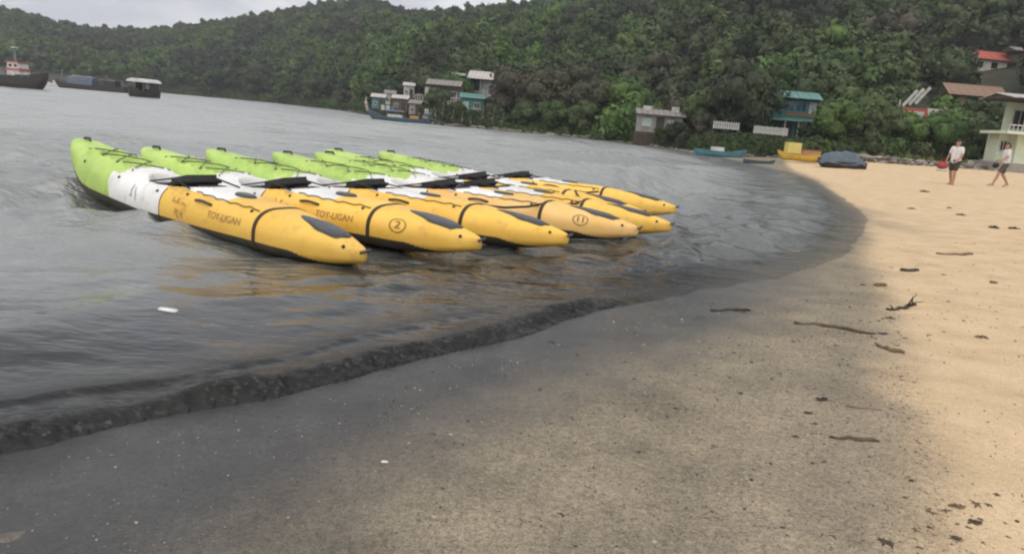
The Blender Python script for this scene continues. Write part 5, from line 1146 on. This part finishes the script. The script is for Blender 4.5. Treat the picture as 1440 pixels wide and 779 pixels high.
def person(label, loc, rz, hip, legs, arms, lean, shorts, hgt):
    t_ = thing('person', label, 'person', loc, rz); k = hgt / 1.70; t_.scale = (k, k, k)
    ch = Vector((lean * 0.5, 0, 1.38)); nk = Vector((lean * 0.62, 0, 1.49)); hd = Vector((lean * 0.75 + 0.015, 0, 1.60)); pv = Vector((0, 0, 0.94))
    body = [(pv, 0.115, (0, 0, 1.0), 0.115), ((0, 0.05, 0.96), 0.10, (lean * 0.45, 0.07, 1.33), 0.105), ((0, -0.05, 0.96), 0.10, (lean * 0.45, -0.07, 1.33), 0.105),
            ((lean * 0.5, 0.15, 1.41), 0.055, (lean * 0.5, -0.15, 1.41), 0.055), (ch, 0.07, nk, 0.052), (nk, 0.052, hd - Vector((0, 0, 0.05)), 0.055),
            (hd - Vector((-0.01, 0, 0.045)), 0.070, hd + Vector((-0.012, 0, 0.035)), 0.088), (hd + Vector((0.085, 0, -0.02)), 0.012, hd + Vector((0.078, 0, 0.015)), 0.008),
            (hd + Vector((0.06, 0, -0.085)), 0.028, hd + Vector((0.045, 0, -0.075)), 0.03), (hd + Vector((-0.005, 0.084, -0.015)), 0.014, hd + Vector((-0.012, 0.088, 0.015)), 0.014), (hd + Vector((-0.005, -0.084, -0.015)), 0.014, hd + Vector((-0.012, -0.088, 0.015)), 0.014)]
    shirt = [((0, 0.06, 0.90), 0.125, (lean * 0.45, 0.085, 1.33), 0.122), ((0, -0.06, 0.90), 0.125, (lean * 0.45, -0.085, 1.33), 0.122), ((lean * 0.5, 0.16, 1.41), 0.068, (lean * 0.5, -0.16, 1.41), 0.068)]
    short = [((0, 0.05, 0.93), 0.125, (0, -0.05, 0.93), 0.125)]
    for s_, (kn, an, toe) in zip((1, -1), legs):
        hp = Vector((0, s_ * 0.085, 0.90)); kn = Vector(kn); an = Vector(an); toe = Vector(toe)
        body += [(hp, 0.092, kn, 0.056), (kn, 0.056, kn.lerp(an, 0.35) - Vector((0.012, 0, 0)), 0.056), (kn.lerp(an, 0.35) - Vector((0.012, 0, 0)), 0.054, an, 0.036), (an, 0.038, an.lerp(toe, 0.5) - Vector((0, 0, 0.012)), 0.036), (an.lerp(toe, 0.5), 0.036, toe, 0.024), (an, 0.036, an - Vector((0.035, 0, 0.03)), 0.030)]
        short += [(hp, 0.112, hp.lerp(kn, 0.72), 0.092)]
    for s_, (el, wr, palm, fdir) in zip((1, -1), arms):
        sh_ = Vector((lean * 0.5, s_ * 0.185, 1.40)); el = Vector(el); wr = Vector(wr); palm = Vector(palm); fd = Vector(fdir).normalized(); side = fd.cross(Vector((0, s_, 0))).normalized()
        body += [(sh_, 0.050, el, 0.040), (el, 0.041, wr, 0.027), (wr, 0.028, palm, 0.034)]
        shirt += [(sh_, 0.066, sh_.lerp(el, 0.62), 0.060)]
        for q, l_ in ((-0.033, 0.058), (-0.011, 0.068), (0.011, 0.064), (0.033, 0.050)):
            b0 = palm + side * q + fd * 0.022; b1 = b0 + fd * l_ * 0.55; b2 = b1 + (fd * 0.6 - Vector((0, s_ * 0.7, 0))) .normalized() * l_ * 0.5; body += [(b0, 0.010, b1, 0.009), (b1, 0.009, b2, 0.008)]
        body += [(palm - fd * 0.01 + side * 0.03, 0.012, palm + side * 0.062 + fd * 0.025, 0.010)]
    bd = fuse('body', body, SKIN, t_, 0.009)
    fuse('shirt', shirt, CLOTHW, t_, 0.014); fuse('shorts', short, shorts, t_, 0.014)
    fuse('hair', [(hd + Vector((-0.03, 0, 0.03)), 0.088, hd + Vector((-0.01, 0, 0.052)), 0.086), (hd + Vector((-0.055, 0, -0.03)), 0.06, hd + Vector((-0.04, 0, 0.03)), 0.08)], HAIR, t_, 0.012)
    for s_ in (1, -1):
        bm = bmesh.new(); bmesh.ops.create_uvsphere(bm, u_segments=8, v_segments=6, radius=0.011); me = bpy.data.meshes.new('eye'); bm.to_mesh(me); bm.free()
        o = link('eye', me, HAIR, bd); o.location = hd + Vector((0.072, s_ * 0.031, 0.004))
    return t_
P1 = gs(1337, 260); F1 = math.atan2(-P1.y, -P1.x) + R(-28)
p1 = person('person in white shirt and dark shorts holding a red bag on the sand', P1, F1, 0,
       [((0.10, 0.10, 0.50), (0.10, 0.12, 0.075), (0.28, 0.14, 0.03)), ((0.02, -0.10, 0.49), (-0.16, -0.11, 0.095), (0.0, -0.13, 0.03))],
       [((0.06, 0.24, 1.14), (0.22, 0.22, 0.98), (0.28, 0.20, 0.95), (0.8, -0.2, -0.3)), ((0.02, -0.27, 1.14), (0.10, -0.30, 0.90), (0.12, -0.31, 0.83), (0.1, 0, -1))], 0.04, CLOTHD, 1.84)
rb = thing('bag', 'red bag with pale base hanging from the hand of the left walker', 'bag', p1.matrix_basis @ Vector((0.14, -0.40, 0.50)), F1)
link('bag_body', soft((0, 0, 0.22), (0.24, 0.44, 0.36)), REDC, rb); link('pale_base', soft((0, 0, 0.03), (0.23, 0.42, 0.10)), CLOTHW, rb)
MB().tube([(0, -0.12, 0.38), (0, -0.06, 0.50), (0, 0.06, 0.50), (0, 0.12, 0.38)], 0.012, 6).build('handle', REDC, rb, True)
P2 = gs(1407, 263); F2 = R(180 - 8)
p2 = person('person in white shirt striding to the left at the right border', P2, F2, 0,
       [((0.22, 0.09, 0.52), (0.36, 0.10, 0.09), (0.53, 0.11, 0.035)), ((-0.02, -0.09, 0.48), (-0.26, -0.10, 0.13), (-0.12, -0.11, 0.03))],
       [((0.10, 0.24, 1.15), (0.30, 0.20, 1.02), (0.36, 0.18, 1.01), (1, -0.1, -0.1)), ((-0.08, -0.25, 1.14), (0.08, -0.27, 0.94), (0.12, -0.27, 0.89), (0.4, 0, -0.8))], 0.05, CLOTHG, 1.84)
rb = thing('hand_bag', 'small black bag held forward by the striding person', 'bag', p2.matrix_basis @ Vector((0.42, 0.17, 0.70)), F2)
link('bag_body', soft((0, 0, 0.12), (0.26, 0.14, 0.22)), BLACK, rb); MB().tube([(-0.08, 0, 0.22), (-0.05, 0, 0.31), (0.05, 0, 0.31), (0.08, 0, 0.22)], 0.012, 6).build('handle', BLACK, rb, True)

# ================================================================== WHAT THE SEA LEFT ON THE SAND
WEED = mat('wet_weed', (0.045, 0.036, 0.024), 0.6, 0.5, 12, 0.4, 30, c2=(0.022, 0.018, 0.013)); WEEDB = mat('dry_weed', (0.20, 0.14, 0.08), 0.85, 0.4, 12, 0.4, 30); DRIFT = mat('driftwood', (0.13, 0.085, 0.055), 0.8, 0.5, 10, 0.5, 40, c2=(0.06, 0.04, 0.028))
def px_len(P): return (P - Vector(CAM)).length / F
def weed(px_, py_, wpx, label, m=WEED, hpx=None, n=26, seed=1, name='seaweed_clump', cat='seaweed', g_='washed-up scraps on the sand'):
    P = gs(px_, py_); k = px_len(P); rx = wpx * k * 0.42; ry = rx * rnd.uniform(0.45, 0.8); q = random.Random(seed + px_)
    mb = MB(); hh = min(0.05, rx * 0.32)
    for _ in range(n):
        a = q.uniform(0, 6.28); rr_ = q.random() ** 0.6; c_ = Vector((math.cos(a) * rx * rr_ * 0.75, math.sin(a) * ry * rr_ * 0.75, q.uniform(0, hh) * (1 - rr_ * 0.7))); b_ = q.gauss(0, 0.9); l = rx * q.uniform(0.3, 0.75)
        d = Vector((math.cos(b_), math.sin(b_) * 0.8, q.uniform(-0.15, 0.25)))
        pts = [c_ - d * l / 2, c_ + Vector((q.gauss(0, .1), q.gauss(0, .1), 0.15)) * l, c_ + d * l / 2]; pts = [Vector((p.x, p.y, max(p.z, 0.0))) for p in pts]
        w = max(0.004, rx * q.uniform(0.05, 0.12)); mb.tube(pts, [w * 0.5, w, w * 0.3], 5)
    o = mb.build(name, m, None, True); o.location = P - Vector((0, 0, 0.003)); return tag(o, label, cat, g_)
def stick(pts_px, wpx, label, m=DRIFT, twigs=0, seed=3, name='driftwood_stick'):
    P = [gs(*p) for p in pts_px]; k = px_len(P[0]); q = random.Random(seed); r_ = wpx * k * 0.30
    pts = []
    for a, b_ in zip(P[:-1], P[1:]):
        for t_ in (0, .25, .5, .75): pts.append(a.lerp(b_, t_) + Vector((q.gauss(0, r_ * .9), q.gauss(0, r_ * 1.4), r_ * 0.3 + abs(q.gauss(0, r_ * .4)))))
    pts.append(P[-1] + Vector((0, 0, r_ * .3))); o0 = P[0].copy(); pts = [p - o0 for p in pts]
    mb = MB(); n_ = len(pts); mb.tube(pts, [r_ * (0.55 + 0.55 * math.sin(math.pi * (i + .6) / n_)) * q.uniform(.8, 1.15) for i in range(n_)], 8)
    t_ = thing(name, label, 'driftwood', o0, 0, 'washed-up scraps on the sand'); mb.build('stem', m, t_, True)
    for j in range(twigs):
        a = pts[q.randrange(1, n_ - 1)]; d = Vector((q.uniform(-1, 1), q.uniform(-1, .4), q.uniform(.2, .7))).normalized(); l = (pts[-1] - pts[0]).length * q.uniform(.2, .4)
        MB().tube([a, a + d * l * .5, a + d * l + Vector((0, 0, -.2 * l))], [r_ * .5, r_ * .35, r_ * .15], 6).build('twig', m, t_, True)
    return t_
stick([(1118, 456), (1150, 457), (1180, 462), (1230, 470)], 8, 'long dark stick lying across the damp sand')
stick([(1168, 617), (1200, 617), (1236, 621)], 9, 'short thick dark stick nearest the camera')
stick([(1248, 437), (1268, 434), (1288, 429)], 8, 'forked dark twig at the edge of the dry sand', WEED, 4)
stick([(1268, 382), (1292, 381)], 9, 'short black piece of wood highest up the damp sand', WEED)
stick([(1190, 572), (1240, 577)], 4, 'thin pale stick above the nearest thick stick', WEEDB)
stick([(1235, 488), (1250, 493), (1272, 497)], 10, 'pale brown driftwood right of the long dark stick', WEEDB)
stick([(1318, 358), (1350, 359), (1368, 358)], 6, 'thin brown stick on the dry sand by the right side', WEEDB)
stick([(1000, 438), (1030, 436), (1055, 437)], 7, 'dark strip of wood at the edge of the wave wash', WEED)
for i, (a) in enumerate([(1158, 562, 28, 'leafy dark clump, upper one of the two above the thick stick', WEED), (1138, 581, 20, 'small dark clump, lower one of the two above the thick stick', WEED), (1119, 614, 14, 'tiny dark scrap left of the thick stick', WEED), (1143, 651, 9, 'single dark lump below the thick stick', WEED),
    (1238, 402, 30, 'brown weed scrap below the black piece of wood', WEEDB), (1214, 401, 12, 'tiny dark scrap beside the brown weed below the black wood', WEED), (1252, 448, 20, 'reddish weed just below the forked twig', WEEDB), (1372, 735, 26, 'dark weed clump in the lower right corner area', DRIFT), (1348, 712, 30, 'brown weed strand above the lower right clump', WEEDB),
    (1398, 321, 20, 'dark weed patch, left one of the pair on the far dry sand', WEED), (1426, 322, 18, 'dark weed patch, right one of the pair on the far dry sand', WEED), (1397, 398, 18, 'brown scrap alone on the dry sand at mid height', WEEDB), (1382, 475, 24, 'faint brown scrap low on the dry sand', WEEDB),
    (1335, 293, 10, 'small dark dot of weed below the left walker', WEED), (1352, 303, 18, 'thin weed line below the left walker', WEEDB), (1282, 294, 14, 'weed scrap on the sand toward the cove', WEEDB), (1300, 270, 18, 'weed line left of the left walker', WEEDB)]):
    weed(*a[:4], m=a[4], seed=i * 7)
# floating scrap and small white bits
P = gp(236, 440); o = tag(link('foam_scrap', soft((0, 0, 0.006), (0.13, 0.05, 0.022)), mat('white_foam_plastic', (0.78, 0.78, 0.76), 0.6, 0.1, 10)), 'white plastic scrap floating before the nearest kayak', 'litter'); o.location = (P[0], P[1], 0.012); o.rotation_euler = (0, 0, R(-8))
P = gs(541, 650); o = tag(link('shell', soft((0, 0, 0.003), (0.03, 0.014, 0.008)), mat('shell_white', (0.70, 0.68, 0.62), 0.5, 0.1, 10)), 'tiny white shell lying on the wet sand', 'shell'); o.location = P
P = gs(14, 752); o = tag(link('shore_stone', RK[2], None), 'dark wet stone at the lower left border', 'stone'); o.location = P - Vector((0, 0, 0.015)); o.scale = (0.10, 0.06, 0.04); o.rotation_euler = (0, 0, R(-20))

# coarse grains and shell bits on the beach, too many to count
pc = bpy.data.collections.new('grain_source')
for k, c_ in enumerate([(0.05, 0.045, 0.04), (0.30, 0.24, 0.16), (0.42, 0.38, 0.31), (0.14, 0.09, 0.06)]):
    bm = bmesh.new(); bmesh.ops.create_icosphere(bm, subdivisions=1, radius=1.0); q = random.Random(k)
    for vv in bm.verts: vv.co = Vector((vv.co.x * 1.3, vv.co.y, vv.co.z * 0.6)) * q.uniform(0.75, 1.2)
    me = bpy.data.meshes.new('grain'); bm.to_mesh(me); bm.free(); me.materials.append(mat('grain_%d' % k, c_, 0.7, 0.3, 20)); pc.objects.link(bpy.data.objects.new('grain', me))
g = np.random.default_rng(5); n_ = 60000
az = g.uniform(-44, 42, n_); rr_ = 1.4 * (14 / 1.4) ** g.uniform(0, 1, n_); x = rr_ * np.sin(np.radians(az)); y = rr_ * np.cos(np.radians(az))
s = sdist(x, y); sd_ = signed_right(x, y, DRYL); sw = signed_right(x, y, WETL)
dens = np.where(s > -0.15, 0, np.where(sd_ > 0.05, 0.16, np.where(sw > 0.1, 0.75, 0.22))) * (0.6 + 0.5 * np.clip(fbm(x / 0.5, y / 0.5, 77, 3), -1, 1)) + 0.5 * np.exp(-(sd_ / 0.12) ** 2) * (s < -1) * (rr_ < 5)
ok = g.uniform(0, 1, n_) < dens; x, y, rr_ = x[ok], y[ok], rr_[ok]
me = bpy.data.meshes.new('beach_grit'); me.vertices.add(len(x)); me.vertices.foreach_set('co', np.stack([x, y, sand_z(x, y) + 0.0005], 1).astype(np.float32).ravel())
scl = g.lognormal(math.log(0.0022), 0.45, len(x)) * np.clip(rr_ / 2.6, 0.8, 2.4)
for nm, tp, arr in (('idx', 'INT', g.choice([0, 0, 1, 1, 1, 1, 3, 3, 3, 2], len(x)).astype(np.int32)), ('scl', 'FLOAT', np.clip(scl, 0.001, 0.014).astype(np.float32)), ('rot', 'FLOAT', g.uniform(0, 6.28, len(x)).astype(np.float32))):
    a = me.attributes.new(nm, tp, 'POINT'); a.data.foreach_set('value', arr)
grit = stuff(link('beach_grit', me), 'coarse grit and shell bits scattered over the damp sand', 'grit')
ng2 = bpy.data.node_groups.new('spread_grit', 'GeometryNodeTree')
ng2.interface.new_socket('Geometry', in_out='INPUT', socket_type='NodeSocketGeometry'); ng2.interface.new_socket('Geometry', in_out='OUTPUT', socket_type='NodeSocketGeometry')
spread(ng2, pc); md = grit.modifiers.new('spread', 'NODES'); md.node_group = ng2

# leaf and weed bits gathered on the drift line
lc = bpy.data.collections.new('wrack_source')
for k, m_ in enumerate((WEED, WEEDB, DRIFT)):
    q = random.Random(70 + k); mb = MB()
    for _ in range(3 + k):
        a = q.uniform(0, 3.14); c_ = Vector((q.uniform(-.6, .6), q.uniform(-.4, .4), 0.02)); d = Vector((math.cos(a), math.sin(a), 0)); mb.tube([c_ - d * .9, c_ + Vector((0, 0, .25)), c_ + d * .9], [0.05, q.uniform(.12, .28), 0.04], 5)
    me = mesh_from('wrack_bit', [(p[0], p[1], p[2] * 0.5) for p in mb.v], mb.f, True); me.materials.append(m_); lc.objects.link(bpy.data.objects.new('wrack_bit', me))
g = np.random.default_rng(15); n_ = 9000
az = g.uniform(2, 40, n_); rr_ = 2.2 * (34 / 2.2) ** g.uniform(0, 1, n_); x = rr_ * np.sin(np.radians(az)); y = rr_ * np.cos(np.radians(az))
s = sdist(x, y); sd_ = signed_right(x, y, DRYL)
dens = (0.30 * np.exp(-((sd_ - 0.05) / 0.22) ** 2) + 0.10 * np.exp(-((sd_ - 1.9 - 0.3 * vnoise(x / 2, y / 2, 4)) / 0.45) ** 2) + 0.012) * (s < -0.6) * np.clip(0.5 + 1.2 * fbm(x / 0.9, y / 0.9, 91, 3), 0.05, 1.5)
ok = g.uniform(0, 1, n_) < dens; x, y, rr_ = x[ok], y[ok], rr_[ok]
me = bpy.data.meshes.new('wrack_litter'); me.vertices.add(len(x)); me.vertices.foreach_set('co', np.stack([x, y, sand_z(x, y)], 1).astype(np.float32).ravel())
for nm, tp, arr in (('idx', 'INT', g.integers(0, 3, len(x)).astype(np.int32)), ('scl', 'FLOAT', np.clip(g.lognormal(math.log(0.012), 0.5, len(x)) * np.clip(rr_ / 5, 0.7, 1.8), 0.004, 0.05).astype(np.float32)), ('rot', 'FLOAT', g.uniform(0, 6.28, len(x)).astype(np.float32))):
    a = me.attributes.new(nm, tp, 'POINT'); a.data.foreach_set('value', arr)
wl_ = stuff(link('wrack_litter', me), 'tiny leaf and weed bits scattered along the drift line', 'litter')
ng3 = bpy.data.node_groups.new('spread_wrack', 'GeometryNodeTree')
ng3.interface.new_socket('Geometry', in_out='INPUT', socket_type='NodeSocketGeometry'); ng3.interface.new_socket('Geometry', in_out='OUTPUT', socket_type='NodeSocketGeometry')
spread(ng3, lc); md = wl_.modifiers.new('spread', 'NODES'); md.node_group = ng3
# ------------------------------------------------------------------ humid air
mb = MB(); mb.box((-250, 250, 60), (2400, 1700, 130)); hz = mb.build('haze', None)
hm, t, b = nodes('haze_air'); t.nodes.remove(b); pv_ = t.nodes.new('ShaderNodeVolumePrincipled'); pv_.inputs['Color'].default_value = (0.86, 0.90, 0.95, 1); pv_.inputs['Density'].default_value = 0.00045; pv_.inputs['Anisotropy'].default_value = 0.2
t.links.new(pv_.outputs[0], t.nodes['Material Output'].inputs['Volume']); hz.data.materials.clear(); hz.data.materials.append(hm); stuff(hz, 'thin humid haze softening the far hill', 'haze')
